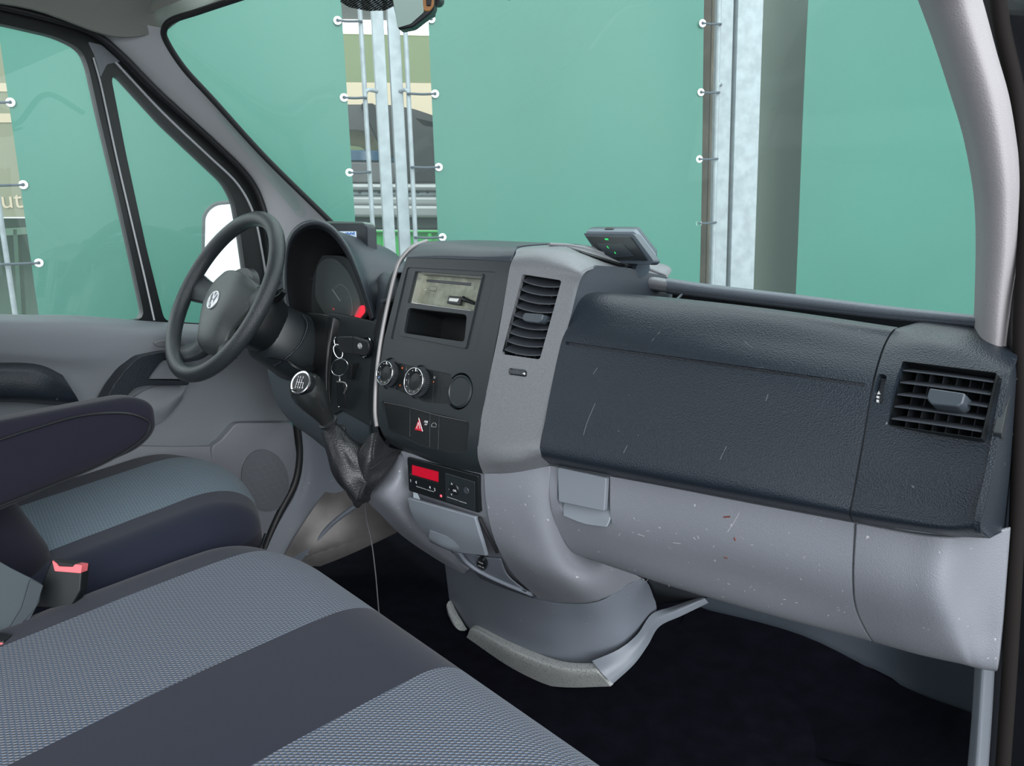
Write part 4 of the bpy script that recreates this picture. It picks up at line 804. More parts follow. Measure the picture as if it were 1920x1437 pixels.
for i, (t_, a, b) in enumerate((('1', -.007, .009), ('3', -.002, .009), ('5', .004, .009), ('2', -.007, -.009), ('4', -.002, -.009), ('6', .003, -.009), ('R', .009, -.009))):
    c_ = bpy.data.curves.new('t', 'FONT'); c_.body = t_; c_.size = .0055; c_.align_x = 'CENTER'; c_.align_y = 'CENTER'; c_.extrude = .0002
    o_ = bpy.data.objects.new('t', c_); COL.objects.link(o_); p = q(a, b)
    dg = bpy.context.evaluated_depsgraph_get(); dg.update(); me = bpy.data.meshes.new_from_object(o_.evaluated_get(dg)); me.transform(Matrix(((cu[0], cv[0], capn[0], p[0]), (cu[1], cv[1], capn[1], p[1]), (cu[2], cv[2], capn[2], p[2]), (0, 0, 0, 1))))
    bpy.data.objects.remove(o_); link('gear_number', me, M['white'], cp, 0)
lathe('collar', [(0, 0), (.016, 0), (.021, .002), (.021, .006), (.015, .009), (.0125, .018), (.012, .027), (.018, .030), (.0185, .034), (.014, .036), (0, .036)], cb-ka*.034, ka, M['rubber'], GL, 32)
# boot: gathered leather tube opening onto the console
bt = [(620, 806, .018, .018), (628, 822, .022, .024), (638, 842, .026, .03), (652, 862, .034, .036), (670, 880, .044, .040), (690, 893, .053, .038), (702, 898, .050, .034)]
VV = []; n = 56; rr_ = random.Random(3); ph = [rr_.uniform(0, 6) for _ in range(6)]
cen = [W(x, y, X=GX+.01*i-.004) for i, (x, y, _, _) in enumerate(bt)]; rad = [(a, b) for _, _, a, b in bt]
CC = cr(cen, 8); RD = cr([(a, b, 0) for a, b in rad], 8)
dn = -ka
e1 = np.cross(dn, [1., 0, 0]); e1 /= np.linalg.norm(e1); e2 = A([1., 0, 0])
m_ = len(CC)
for i, c in enumerate(CC):
    t = CC[min(i+1, m_-1)]-CC[max(i-1, 0)]; t /= np.linalg.norm(t); a1 = np.cross(t, [1., 0, 0]); a1 /= np.linalg.norm(a1); a2 = np.cross(t, a1); s = i/(m_-1)
    for k in range(n):
        w = 2*math.pi*k/n
        f = 1+s*.22*math.sin(3*w+ph[0]+3*s)+.16*s*abs(math.sin(3.5*w+ph[1]-4*s))+.07*math.sin(16*s+2*w)*s+.05*math.sin(11*w+ph[2]+9*s)*s
        VV.append(c+a1*math.cos(w)*RD[i][0]*f+a2*math.sin(w)*RD[i][1]*f)
Fb = [(i*n+k, i*n+(k+1) % n, (i+1)*n+(k+1) % n, (i+1)*n+k) for i in range(m_-1) for k in range(n)]+[tuple(range(n)), tuple(range((m_-1)*n, m_*n))]
link('leather_boot', mesh('leather_boot', VV, Fb), M['leather'], GL, 70)
sheet('boot_skirt', [[W(678, 838, X=-.17), W(700, 812, X=-.16), W(722, 838, X=-.155), W(748, 846, X=-.15)], [W(662, 868, X=-.185), W(690, 850, X=-.15), W(705, 868, X=-.145), W(742, 858, X=-.145)], [W(655, 895, X=-.205), W(682, 882, X=-.155), W(700, 886, X=-.15), W(726, 880, X=-.145)],
      [W(662, 915, X=-.21), W(680, 912, X=-.165), W(693, 908, X=-.155), W(708, 903, X=-.15)], [W(672, 926, X=-.205), W(682, 929, X=-.18), W(688, 928, X=-.17), W(692, 925, X=-.165)]], M['leather'], GL, thick=.006, nu=6, nv=6, smooth=60)
tube('boot_stitching', [W(640, 808, X=-.20), W(652, 835, X=-.195), W(668, 862, X=-.19), W(690, 880, X=-.15), W(718, 862, X=-.142), W(744, 850, X=-.142)], .0011, M['rubber'], GL, n=6)

# ---- fascia controls
plate('climate_panel', PC, band, -.0045, -.0029, M['black'], D, bevel=0)
plate('switch_panel', PC, rnd([(715, 752), (800, 773), (878, 791), (880, 801), (873, 847), (850, 849), (790, 837), (725, 805)], 9), -.0085, -.0059, M['black'], D, bevel=0)
def cknob(px, py, r, depth, parent=D):
    c = PC.on(px, py, 0); o = lathe('climate_knob', [(0, -.004), (r, -.004), (r*1.02, .003), (r, depth*.8), (r*.93, depth), (r*.9, depth+.0005), (r*.62, depth-.001), (r*.58, depth-.003), (0, depth-.002)], c, PC.n, M['black'], parent, 48)
    P = lambda t, q, h: c+(PC.u*math.cos(t)+PC.v*math.sin(t))*q+PC.n*h
    link('knurling', joinm('knurling', [tube_vf([P(t, r*1.01, .002), P(t, r*1.0, depth*.8)], r*.035, 6, sub=1) for t in np.linspace(0, 2*math.pi, 49)[:-1]]), M['slat'], o, 40)
    tube('knob_ring', [P(t, r*.93, depth+.0003) for t in np.linspace(0, 2*math.pi, 17)[:-1]], .0005, M['chrome'], o, n=6, closed=True, sub=3)
    link('dial_marks', joinm('dial_marks', [lathe_vf([(0, 0), (.0009, 0), (0, .0004)], P(t, r*.76, depth-.0002), PC.n, 8) for t in np.linspace(.7, 5.6, 9)]), M['white'], o, 0)
    tube('knob_pointer', [P(1.5, r*.7, depth), P(1.5, r*.9, depth+.0008)], .0009, M['white'], o, n=6, sub=1)
    return o
cknob(731.5, 701.5, .0225, .013); k2 = cknob(787.5, 717, .0245, .015)
for (x, y) in ((727, 712),): lathe('cold_mark', [(0, 0), (.0016, 0), (0, .0005)], PC.on(722, 709, .0135), PC.n, M['blue'], D, 8)
for (x1, y1, x2, y2) in ((756, 684, 755, 736), (764, 687, 763, 738), (811, 697, 809, 755), (820, 698, 819, 748), (829, 700, 826, 756), (809, 721, 820, 724), (829, 726, 838, 728), (748, 706, 756, 708)):
    tube('panel_gap', [PC.on(x1, y1, -.0028), PC.on(x2, y2, -.0028)], .0004, M['blackm'], D, n=6, sub=1)
for s_, x, y, h, m in (('*', 752, 692, .006, 'orange'), ('i', 760, 693, .005, 'dimwhite'), ('A/C', 760, 702, .0028, 'dimwhite'), ('ON', 760, 708, .0028, 'dimwhite'), ('OFF', 760, 713, .0028, 'dimwhite'), ('*', 748, 724, .005, 'orange'), ('c', 769, 694, .006, 'dimwhite'), ('o', 813, 707, .006, 'dimwhite'), ('=', 763, 726, .003, 'dimwhite')):
    text('control_symbol', s_, PC, x, y, h, M[m], D, -.0022, udir=PC.on(930, 510)-PC.on(763, 501))
for x, y in ((757, 717), (811, 716)): lathe('indicator_lamp', [(0, 0), (.0011, 0), (0, .0004)], PC.on(x, y, -.0024), PC.n, M['orange'], D, 10)
# round storage bay with the missing cover
rb = lathe('round_bay', [(0, -.022), (.022, -.022), (.0225, 0), (.0245, .001), (.0245, -.003), (.0235, -.024), (0, -.024)], PC.on(862, 734, 0), PC.n, M['black'], D, 48)
lathe('bay_ring', [(.0225, 0), (.0238, .0016), (.0268, 0), (.0268, -.003)], PC.on(862, 734, 0), PC.n, M['fascia'], D, 48)
plate('bay_catch', PC, rnd([(842, 730), (852, 727), (854, 740), (845, 741)], 2), -.02, -.008, M['tab'], rb)
plate('bay_catch', PC, rnd([(858, 725), (866, 727), (866, 740), (859, 739)], 1), -.02, -.010, M['fascia'], rb)
tube('bay_cable', [PC.on(850, 738, -.012), PC.on(862, 741, -.009), (PC.on(874, 736, -.009)), PC.on(882, 732, -.012)], .002, M['tab'], rb, n=8)
plate('bay_slot', PC, [(852, 747), (864, 750), (863, 754), (851, 751)], -.021, -.019, M['dimwhite'], rb, bevel=0)
# switch row
for x1, y1, x2, y2 in ((764.5, 764, 764, 818), (802, 774, 801, 838), (819, 779, 817, 842)):
    tube('panel_gap', [PC.on(x1, y1, -.0055), PC.on(x2, y2, -.0055)], .0005, M['pad'], D, n=6, sub=1)
tube('switch_row_edge', [PC.on(x, y, -.0045) for x, y in ((716, 754), (764, 764), (819, 779), (872, 790))], .0005, M['silver_l'], D, n=6)
plate('hazard_switch', PC, [(782.5, 784), (774, 806), (788, 809)], -.006, -.0035, M['red'], D)
tri = [PC.on(x, y, -.003) for x, y in ((782, 792), (778.5, 803), (785, 804))]
tube('hazard_outline', tri+[tri[0]], .0005, M['white'], D, n=6, sub=1)
tube('hazard_outline', [PC.on(782.5, 784, -.003), PC.on(790, 809, -.003)], .0007, M['white'], D, n=6, sub=1)
dx = PC.on(930, 510)-PC.on(763, 501)
text('switch_print', 'ASR', PC, 794.5, 791, .0038, M['white'], D, -.0054, udir=dx); text('switch_print', 'OFF', PC, 794, 796, .0024, M['white'], D, -.0054, udir=dx)
cars = [PC.on(x, y, -.0052) for x, y in ((805, 800), (805, 796), (808, 793), (812, 793), (814, 797), (814, 801), (805, 800))]
tube('van_symbol', cars, .0004, M['dimwhite'], D, n=6, sub=1)

# ---- empty radio cage
RC = thing('radio_cage', PC.on(835, 545, -.04), 'open metal radio cage with its empty slot face showing, above the storage pocket', 'radio cage')
PRC = PC.off(-.020)
bp_ = plate('back_plate', PRC, [(787, 514), (912, 522), (897, 592), (772, 574)], -.004, 0, M['olive_metal'], RC)
cg = plate('cage_sleeve', PC, [(777, 507), (908, 516), (891, 588), (762, 571)], -.05, -.0065, M['steel'], RC, bevel=0)
cut(cg, plate_vf(PC, [(780, 510), (905.5, 518.5), (889, 585.5), (765, 569.5)], -.047, .01))
plate('disc_slot', PRC, rnd([(800, 524), (884, 531), (883, 536.5), (799, 528.5)], 1.5), -.001, .0008, M['slat'], RC)
plate('eject_button', PRC, [(807, 536.5), (819, 538), (817, 547), (805, 545)], -.001, .0015, M['olive_metal'], RC)
plate('data_socket', PRC, [(846, 556), (870, 558), (866, 573.5), (842, 570)], -.001, .006, M['black'], RC)
plate('data_socket_rim', PRC, [(848, 559.5), (865, 561), (862.5, 568.5), (845.5, 566.5)], -.001, .0068, M['steel'], RC)
tube('cable_plug', [PRC.on(871, 560, .003), PRC.on(876, 564, .005), PRC.on(883, 566, .005), PRC.on(892, 570, .003)], [.004, .0035, .0028], M['black'], RC, n=10)
for y in (522, 528, 549, 555, 561):
    plate('spring_clip', PRC, [(775+(560-y)*.16+3, y), (781+(560-y)*.16+3, y+.5), (780+(560-y)*.16+3, y+4), (774+(560-y)*.16+3, y+3.5)], -.004, .006, M['galv'], RC)
for x in (812, 838, 862): plate('cage_notch', PRC, [(x, 513+(x-812)*.075), (x+9, 513.6+(x-812)*.075), (x+9, 516+(x-812)*.075), (x, 515.4+(x-812)*.075)], -.002, .001, M['black'], RC)
for x, y in ((797.5, 543), (889, 541)): lathe('screw', [(0, 0), (.002, 0), (.0015, .001), (0, .0005)], PRC.on(x, y, 0), PC.n, M['steel'], RC, 12)

plate('side_shadow_panel', PRC, [(770, 512), (789, 513), (777, 574), (756, 572)], -.003, .0012, M['black'], RC, bevel=0)  # black plate added in place of the shade at the cage's left
tube('cage_rail', [PRC.on(788, 514, .004), PRC.on(846, 518, .004), PRC.on(906, 523, .004)], .0016, M['steel'], RC, n=8)
tube('cage_rail', [PRC.on(776, 569, .004), PRC.on(832, 577, .004), PRC.on(888, 584, .004)], .0016, M['steel'], RC, n=8)
# ---- tachograph
TQ = [(766, 859), (898, 893), (899.5, 961), (769, 919)]
PT = Plane(Pg(766, 859, .006), Pg(898, 893, .003), Pg(769, 919, .007))
TG = thing('tachograph', PT.on(830, 905, 0), 'black tachograph unit with red display in the lower console', 'tachograph')
tb = plate('housing', PT, rnd([(765, 857), (898, 892), (900, 962), (768, 920)], 3), -.03, .002, M['black'], TG, bevel=.001)
cut(tb, plate_vf(PT, [(771, 871), (823.5, 884.5), (823.5, 905.5), (770, 890)], -.0015, .01))
plate('display', PT, [(773, 871.5), (822.5, 885), (822.5, 904), (773, 890)], -.0014, .0006, M['redlcd'], TG, bevel=0)
plate('keypad_cap', PT, rnd([(836, 886), (892, 903), (893, 958), (838, 939)], 2), .001, .003, M['fascia'], TG)
ok = lathe('menu_button', [(0, 0), (.0105, 0), (.0095, .002), (0, .0026)], PT.on(855, 916, .003), PT.n, M['black'], TG, 32)
lathe('card_button', [(0, 0), (.006, 0), (.0055, .0012), (0, .0005)], PT.on(877, 919, .003), PT.n, M['slat'], TG, 24)
lathe('status_lamp', [(0, 0), (.0026, 0), (.002, .001), (0, .0012)], PT.on(828.5, 929.5, .002), PT.n, mat('pink_lamp', (.9, .12, .16), .3, emit=((1, .1, .15), .4)), TG, 16)
dt = PT.on(898, 892)-PT.on(765, 857)
for s_, x, y, h in (('1', 772, 901), ('2', 817, 917)) and (('1', 772, 901, .005), ('2', 817, 917.5, .005), ('OK', 857, 918.5, .004), ('^', 851.5, 907, .006), ('v', 851, 925, .005), ('-', 846, 915, .004)):
    text('key_print', s_, PT, x, y, h, M['white'], TG, .0055 if x > 840 else .0025, udir=dt)
for x, y in ((782, 904), (808, 913.5)): text('key_print', '4', PT, x, y, .0055, M['white'], TG, .0025, udir=dt)
for a, b in (((783, 911), (801, 917)), ((803, 917.5), (816, 921.5)), ((841, 931), (861, 937.5)), ((863, 938.5), (877, 943))):
    tube('card_slot_line', [PT.on(*a, .003), PT.on(*b, .003)], .0006, M['dimwhite'], TG, n=6, sub=1)

# ---- small screen behind the gauge hood
PSc = Plane(W(640, 425, Y=1.13), W(686, 425, Y=1.10), W(640, 470, Y=1.12))
DS = thing('display_monitor', PSc.on(660, 470, -.02), 'small dark monitor with lit screen standing behind the gauge hood', 'monitor')
plate('case', PSc, rnd([(612, 419), (684, 418), (690, 425), (692, 470), (690, 500), (612, 500)], 5), -.02, .004, M['pad'], DS, bevel=.003)
plate('top_cover', PSc, rnd([(612, 415), (683, 416), (688, 425), (612, 425)], 4), -.022, .002, mat('pale_green_case', (.16, .22, .19), .4), DS, bevel=.002)
plate('screen', PSc, [(630, 434.5), (671, 434.5), (672, 460), (630, 460)], .004, .005, M['lcd'], DS, bevel=0)
for i, (x, h) in enumerate(((652, 3), (655, 4), (658, 2.5), (661, 4), (664, 3), (667, 4.5))):
    plate('screen_bar', PSc, [(x, 440-h), (x+2, 440-h), (x+2, 441), (x, 441)], .005, .0056, M['blue'], DS, bevel=0)
for x, y in ((705, 470),): tube('monitor_foot', [A([-.50, 1.12, .89]), A([-.48, 1.12, .93])], .01, M['black'], DS)

# ---- toll box on the dashboard
tn = A([.28, -.80, -.28]); tn /= np.linalg.norm(tn)
TBX = thing('toll_box', A([.19, 1.13, .935]), 'grey and black electronic toll box with tiny green lights on top of the dashboard', 'toll box')
tc_ = W(1148, 452, Y=1.10)
PTB = Plane(W(1096, 438, Y=1.13), W(1190, 440, Y=1.09), W(1142, 487, Y=1.105))
ft = rnd([(1093, 438), (1187, 440), (1224, 492), (1216, 497), (1178, 496), (1118, 473)], 4)
back_ = -PTB.n
bd = prism('case', [PTB.on(*p) for p in rnd([(1093, 437), (1187, 438), (1226, 490), (1220, 497), (1150, 493), (1118, 474)], 5)], (0, 0, 0), back_*.014, M['toll'], TBX, bevel=.002)
of = W(1112, 420, Y=1.17)-PTB.on(1098, 434)
def shiftpoly(f, s=1.0):
    P0 = [PTB.on(*p) for p in rnd([(1093, 437), (1187, 438), (1226, 490), (1220, 497), (1150, 493), (1118, 474)], 5)]
    c = sum(P0)/len(P0); return [c+(p-c)*s+of*f for p in P0]
def slab(name, f0, f1, s0, s1, m):
    a, b = shiftpoly(f0, s0), shiftpoly(f1, s1); n = len(a)
    return link(name, mesh(name, a+b, [tuple(range(n)), tuple(range(2*n-1, n-1, -1))]+[(i, (i+1) % n, n+(i+1) % n, n+i) for i in range(n)]), m, TBX, 40, .001)
slab('middle_band', .25, .62, .985, .985, mat('toll_band', (.16, .19, .235), .4)); slab('back_cover', .6, 1.0, 1.0, .93, M['toll'])
plate('front_window', PTB, rnd([(1099, 443), (1184, 445), (1216, 489), (1160, 488), (1123, 471)], 3), .0, .0022, M['tolldark'], TBX, bevel=.0008)
plate('front_panel', PTB, rnd([(1121, 457), (1172, 459), (1192, 481), (1150, 484), (1133, 472)], 2), .002, .0034, mat('toll_display', (.018, .028, .036), .25), TBX, bevel=.0006)
plate('status_light', PTB, [(1136, 447.5), (1142, 447.5), (1143, 450.5), (1138, 450.5)], .002, .0032, M['green_led'], TBX, bevel=0)
tube('display_mark', [PTB.on(1142, 462, .0042), PTB.on(1143, 464, .0042), PTB.on(1145, 466, .0042)], .0007, M['green_led'], TBX, n=6, sub=1)
tube('display_mark', [PTB.on(1156, 473, .0042), PTB.on(1158, 476, .0042)], .0007, M['green_led'], TBX, n=6, sub=1)
pb = of*.35
prism('top_catch', [PTB.on(*p)+of*.45+A([0, 0, .0015]) for p in ((1128, 437), (1143, 437.5), (1144, 441), (1127, 441))], (0, 0, 0), of*.2, M['black'], TBX)
tube('mount', [W(1175, 490, Y=1.14), W(1205, 505, Y=1.12)], [.012, .014], M['toll'], TBX)

# ---- rear view mirror hanging from the windscreen
PR = Plane.__new__(Plane); PR.p = W(765, 10, Y=.82); PR.n = A([1.21, -1.52, -.12]); PR.n /= np.linalg.norm(PR.n); PR.v = A([0, 0, 1.])-PR.n*PR.n[2]; PR.v /= np.linalg.norm(PR.v); PR.u = np.cross(PR.v, PR.n)
RM = thing('rear_view_mirror', W(765, -60, Y=.86), 'rear view mirror with black and amber edge hanging at the top of the windscreen', 'mirror')
plate('housing', PR, rnd([(722, -60), (747, 56), (774, 51), (806, 26), (814, 16), (816, -10), (800, -60)], 5), -.03, -.001, M['black'], RM, bevel=.004)
plate('amber_edge', PR, rnd([(786, -60), (792, 16), (796, 21), (806, 21), (813, 12), (814, -10), (808, -60)], 4), -.012, .0008, M['amber'], RM, bevel=.001)
plate('edge_inlay', PR, rnd([(797, -60), (800, 12), (808, 12), (811, -10), (806, -60)], 2), -.001, .003, M['black'], RM, bevel=.001)
plate('mirror_pane', PR, rnd([(727, -60), (746, 53), (770, 46), (795, 24), (788, -60)], 3), -.002, .0014, M['rvmglass'], RM, bevel=.0005)
tube('mirror_arm', [W(800, 30, Y=.85), W(812, 28, Y=.88)], .004, M['black'], RM); tube('mirror_arm', [W(815, 0, Y=.85), W(822, -2, Y=.88), W(790, -60, Y=.93), A([.02, ws(.02, 1.36)-.004, 1.36])], .008, M['black'], RM)

# ---- cable hanging into the footwell
tag(tube('hanging_cable', [W(684, 940, Y=1.0), W(687, 975, Y=1.0), W(697, 1020, Y=1.0), W(704, 1075, Y=.99), W(708, 1120, Y=.98), W(712, 1165, Y=.95), W(720, 1230, Y=.9)], .0014, M['wire'], None, n=8), 'thin grey cable hanging down below the gear lever boot', 'cable')

# ================================================================== seats
def band(bounds, cloths):
    def f(p):
        x = p[0]; k = 0
        for b in bounds:
            if x > b: k += 1
        return cloths[k]
    return f
BS = thing('passenger_bench_seat', A([.2, .3, .12]), 'passenger bench seat in grey woven and navy striped cloth nearest the camera', 'seat')
def defb(p, f):
    x, y, z = p; fy = f[1]; q = p.copy()
    q[1] -= fy*.155*(x+.15) if fy > .3 else 0
    if x < -.1: q[1] -= fy*.5*(-.1-x)**2*3
    if f[2] > .5: q[2] += .012*math.sin(math.pi*min(1, max(0, f[0])))*math.sin(math.pi*min(1, max(0, f[1])))
    if f[2] > .5 and fy < .7: q[2] -= .02*(.7-fy)
    q[0] += .075*max(0, .85-fy)*max(0, min(1, (.3-x)/.5))
    return q
def bmat_(p):
    if p[2] < .405: return 1
    return band([-.205, .085, .292], [0, 2, 0, 2])(p)
pillow('seat_cushion', (-.32, -.25, .36), (.80, .71, .475), (.07, .10, .055), [M['seatdark'], M['seatblack'], M['weave']], BS, (180, 110, 14), defb, bmat_)
box('seat_base', (.24, .15, .24), (.95, .7, .24), M['blackm'], BS, bevel=.01)
def seam_z(x, y, cz): return cz
DSE = thing('driver_seat', A([-.56, .3, .12]), 'driver seat with blue-grey woven centre, navy bolsters and a padded armrest', 'seat')
def defd(p, f):
    q = p.copy(); fy = f[1]
    if f[2] > .5: q[2] += -.045+.075*min(fy, .85)-.012*math.sin(math.pi*f[0])*(1-fy)+.008*math.cos((f[0]-.5)*6)
    if f[2] <= .5: q[2] += .02*fy
    q[1] -= .11*(f[0]-.25)**2*fy*2
    if f[2] < .5: q[1] -= .03*(1-2*f[2])*fy+.004*math.sin(p[0]*60)*fy; q[0] += .004*math.sin(p[1]*50+p[2]*30)*(f[0] > .5)
    return q
def dmat(p):
    if p[2] < .405+.03*p[1]: return 1
    return band([-.695, -.425], [0, 2, 0])(p)
pillow('seat_cushion', (-.83, -.1, .27), (-.315, .835, .503), (.06, .12, .075), [M['seatdark'], M['seatblack'], M['weave2']], DSE, (110, 120, 24), defd, dmat)
tube('cushion_seam', [A([-.3125, y, .405+.03*y]) for y in (.30, .4, .5, .6, .66)]+[A([-.325, .71, .425]), A([-.36, .745, .43])], .0018, M['black'], DSE, n=6)
def defk(p, f): q = p.copy(); q[1] -= max(0, p[2]-.5)*.42; return q
pillow('backrest', (-.81, .06, .42), (-.34, .40, 1.15), (.08, .11, .10), [M['seatblack']], DSE, (24, 20, 40), defk)
box('seat_base', (-.56, .3, .2), (.44, .6, .18), M['blackm'], DSE, bevel=.01)
# armrest: padded bar hinged at the backrest
def defa(p, f): q = p.copy(); q[2] += (p[1]-.53)*-.0; q[2] -= (.54-p[1])*.20*(1-f[2])-(.0); q[2] -= max(0, .46-p[1])*.02; return q
arm = pillow('armrest', (-.335, .02, .675), (-.265, .532, .752), (.022, .05, .030), [M['seatblack']], DSE, (14, 60, 16), defa)
tube('armrest_piping', [W(x, y, X=-.264) for x, y in ((-40, 838), (60, 805), (150, 780), (230, 775), (272, 786), (281, 800), (262, 828), (190, 872), (60, 925), (-40, 965))], .0016, M['black'], DSE, n=6)

# belt buckles and the hinge cover between the seats
def buckle(name, Pq, px, red, label):
    t = thing(name, Pq.on(*px[3]), label, 'seat belt buckle', 'seat belt buckles')
    plate('body', Pq, rnd(px, 4), -.022, .0, M['black'], t, bevel=.003)
    plate('release_button', Pq, rnd(red, 2), -.016, .0022, M['pinkred'], t, bevel=.001); return t
PBk = Plane(W(98, 1055, X=-.27), W(158, 1062, X=-.235), W(80, 1130, X=-.27))
bk = buckle('seat_belt_buckle', PBk, [(96, 1051), (154, 1060), (150, 1110), (132, 1142), (66, 1140), (78, 1095)], [(99, 1051), (108, 1057), (112, 1062), (138, 1063), (142, 1058), (155, 1060), (153, 1075), (104, 1071)], 'black seat belt buckle with red release button between the two seats')
plate('tongue_slot', PBk, [(110, 1053), (141, 1058), (138, 1063), (112, 1061)], -.004, .0026, M['blackm'], bk)
PBk2 = Plane(W(-10, 1200, X=-.2), W(10, 1206, X=-.19), W(-10, 1240, X=-.2))
buckle('seat_belt_buckle', PBk2, [(-30, 1196), (6, 1203), (8, 1245), (-30, 1250)], [(-20, 1202), (6, 1206), (6, 1214), (-20, 1212)], 'second seat belt buckle, mostly out of view at the left edge of the photo')
HC = thing('seat_hinge_cover', W(30, 1150, X=-.27), 'dark moulded plastic hinge cover between the seats at the left edge', 'seat hinge cover')
PH = Plane(W(0, 1055, X=-.27), W(70, 1090, X=-.26), W(20, 1200, X=-.24))
plate('cover', PH, rnd([(-60, 1020), (20, 1066), (60, 1086), (78, 1096), (72, 1130), (30, 1205), (-60, 1225)], 5), -.02, .004, mat('dark_hinge_plastic', (.04, .055, .065), .5), HC, bevel=.004)
plate('raised_edge', PH, rnd([(54, 1086), (78, 1098), (64, 1140), (14, 1196), (6, 1192), (38, 1140)], 3), .002, .008, mat('dark_hinge_edge', (.03, .042, .05), .5), HC, bevel=.002)
plate('latch_plate', PH, rnd([(6, 1196), (60, 1192), (48, 1204), (28, 1200), (18, 1206), (40, 1210), (30, 1222), (0, 1212)], 2), -.004, .003, M['steel'], HC, bevel=.001)

# ================================================================== outside
def ext(o): return o
tag(prism('ground', [A([-14, -8, 0]), A([10, -8, 0]), A([10, 16, 0]), A([-14, 16, 0])], (0, 0, -.62), (0, 0, -.52), M['ground'], bevel=0), kind='structure')
fp = CAM+fw*3.5; fdir = A([math.cos(math.radians(54.1)), math.sin(math.radians(54.1)), 0])
PFN = Plane(fp, fp+fdir, fp+A([0, 0, 1]))
def fs(x, y, pl=PFN): return float((pl.on(x, y)-fp)@fdir)
def fpt(s, z, d=0): return A([fp[0], fp[1], 0])+fdir*s+A([0, 0, z])+PFN.n*d
def fbox(name, s0, s1, z0, z1, d0, d1, m, parent=None, bevel=.002):
    return prism(name, [fpt(s0, z0), fpt(s1, z0), fpt(s1, z1), fpt(s0, z1)], PFN.n*d0, PFN.n*d1, m, parent, bevel)
Z0, Z1 = -.35, 2.35
def tarp(label, s0, s1, eyel):
    ns = 24; P = []
    rows = []
    for z in np.linspace(Z0, Z1, 9):
        rows.append([fpt(s0+(s1-s0)*t, z, .010*math.sin(t*7+z)+.006*math.sin(z*3+5*t)) for t in np.linspace(0, 1, 9)])
    t = sheet('tarpaulin', rows, M['tarp'], None, thick=.002, dirn=-PFN.n, nu=4, nv=4, bevel=0)
    tag(t, label, 'tarpaulin', 'green tarpaulins on the fence')
    for x, y in eyel:
        c = PFN.on(x, y, .012)
        e = lathe('eyelet', [(.006, 0), (.0065, .002), (.011, .0035), (.0155, .002), (.0165, 0)], c, PFN.n, M['eyelet'], t, 20)
        lathe('eyelet_hole', [(0, 0), (.0075, 0), (0, .0006)], c, PFN.n, M['tie'], e, 12)
    return t
EL = [(22, 193), (46, 347), (75, 493)]; E1 = [(633, 40), (645, 184), (655, 324)]; E2 = [(808, 37), (815, 177), (822, 314), (829, 445)]; E3 = [(1315, 45), (1312, 174), (1309, 299), (1307, 419)]
tarp('green tarpaulin behind the driver window and left part of the windscreen', fs(28, 267), fs(652, 200), EL+E1)
tarp('green tarpaulin filling the middle of the windscreen view', fs(810, 200), fs(1316, 200), E2+E3)
tarp('green tarpaulin at the right beyond the wide steel posts', fs(1503, 250), fs(1503, 250)+3.6, [])
# galvanised posts and lacing rods
def post(name, x, y, w, d, label, dd=-.05):
    s = fs(x, y); t = fbox(name, s, s+w, -.52, 2.5, dd-d, dd, M['galv']); tag(t, label, 'fence post', 'galvanised fence posts'); return t
post('fence_post', 710, 240, .046, .06, 'narrow galvanised square post, left one of the pair in the tarpaulin gap')
post('fence_post', 739.5, 240, .047, .06, 'narrow galvanised square post, right one of the pair in the tarpaulin gap')
post('fence_post', 1356, 240, .060, .06, 'galvanised post beside the lacing rod, left of the widest post')
post('fence_post', 1384, 240, .118, .09, 'widest galvanised post, right of the windscreen centre', -.03)
def rod(x, y, brs, label, r=.0095):
    s = fs(x, y); t = thing('lacing_rod', fpt(s, -.4), label, 'rod', 'thin lacing rods of the fence')
    tube('rod', [fpt(s, -.5, -.02), fpt(s, 2.4, -.02)], r, M['galv'], t, n=12, sub=1)
    for bx, by in brs:
        z = PFN.on(x, by)[2]; s2 = fs(bx, by); tube('bracket', [fpt(s, z-.015, -.02), fpt(s+(s2-s)*.3, z, -.02), fpt(s2, z, -.05)], .008, M['galv'], t, n=8)
    return s
ra = rod(686, 200, [(708, 167)], 'thin vertical steel rod left of the pair of narrow posts')
rb_ = rod(768, 200, [(752, 167)], 'thin vertical steel rod right of the pair of narrow posts')
rc = rod(1348, 200, [(1362, 155)], 'thin vertical steel rod beside the brown board and wide post')
rd_ = rod(8, 480, [], 'thin vertical steel rod seen through the driver window')
TI = 'ties on the edge of the '
def tie(x, y, s, lab, grp):
    a = PFN.on(x, y, .014); b = fpt(s, a[2]+.002, .0); o = tube('tarpaulin_tie', [a, (a+b)/2+A([0, 0, -.002]), b, b-PFN.n*.03], .0048, M['tie'], None, n=8, sub=3)
    tag(o, lab, 'tie', 'rubber ties lacing the tarpaulins')
def row(E, s, where):
    nm = {3: ('top', 'middle', 'bottom'), 4: ('top', 'second', 'third', 'lowest')}[len(E)]
    for (x, y), k in zip(E, nm): tie(x, y, s, 'dark rubber tie, %s one of the column %s' % (k, where), None)
row(E1, ra, 'lacing the tarpaulin left of the narrow posts'); row(E2, rb_, 'lacing the tarpaulin right of the narrow posts')
row(E3, rc, 'in front of the brown board'); row(EL, rd_-.12, 'seen through the driver window')
tie(655+17, 463, ra, 'dark rubber tie low beside the small monitor', None)
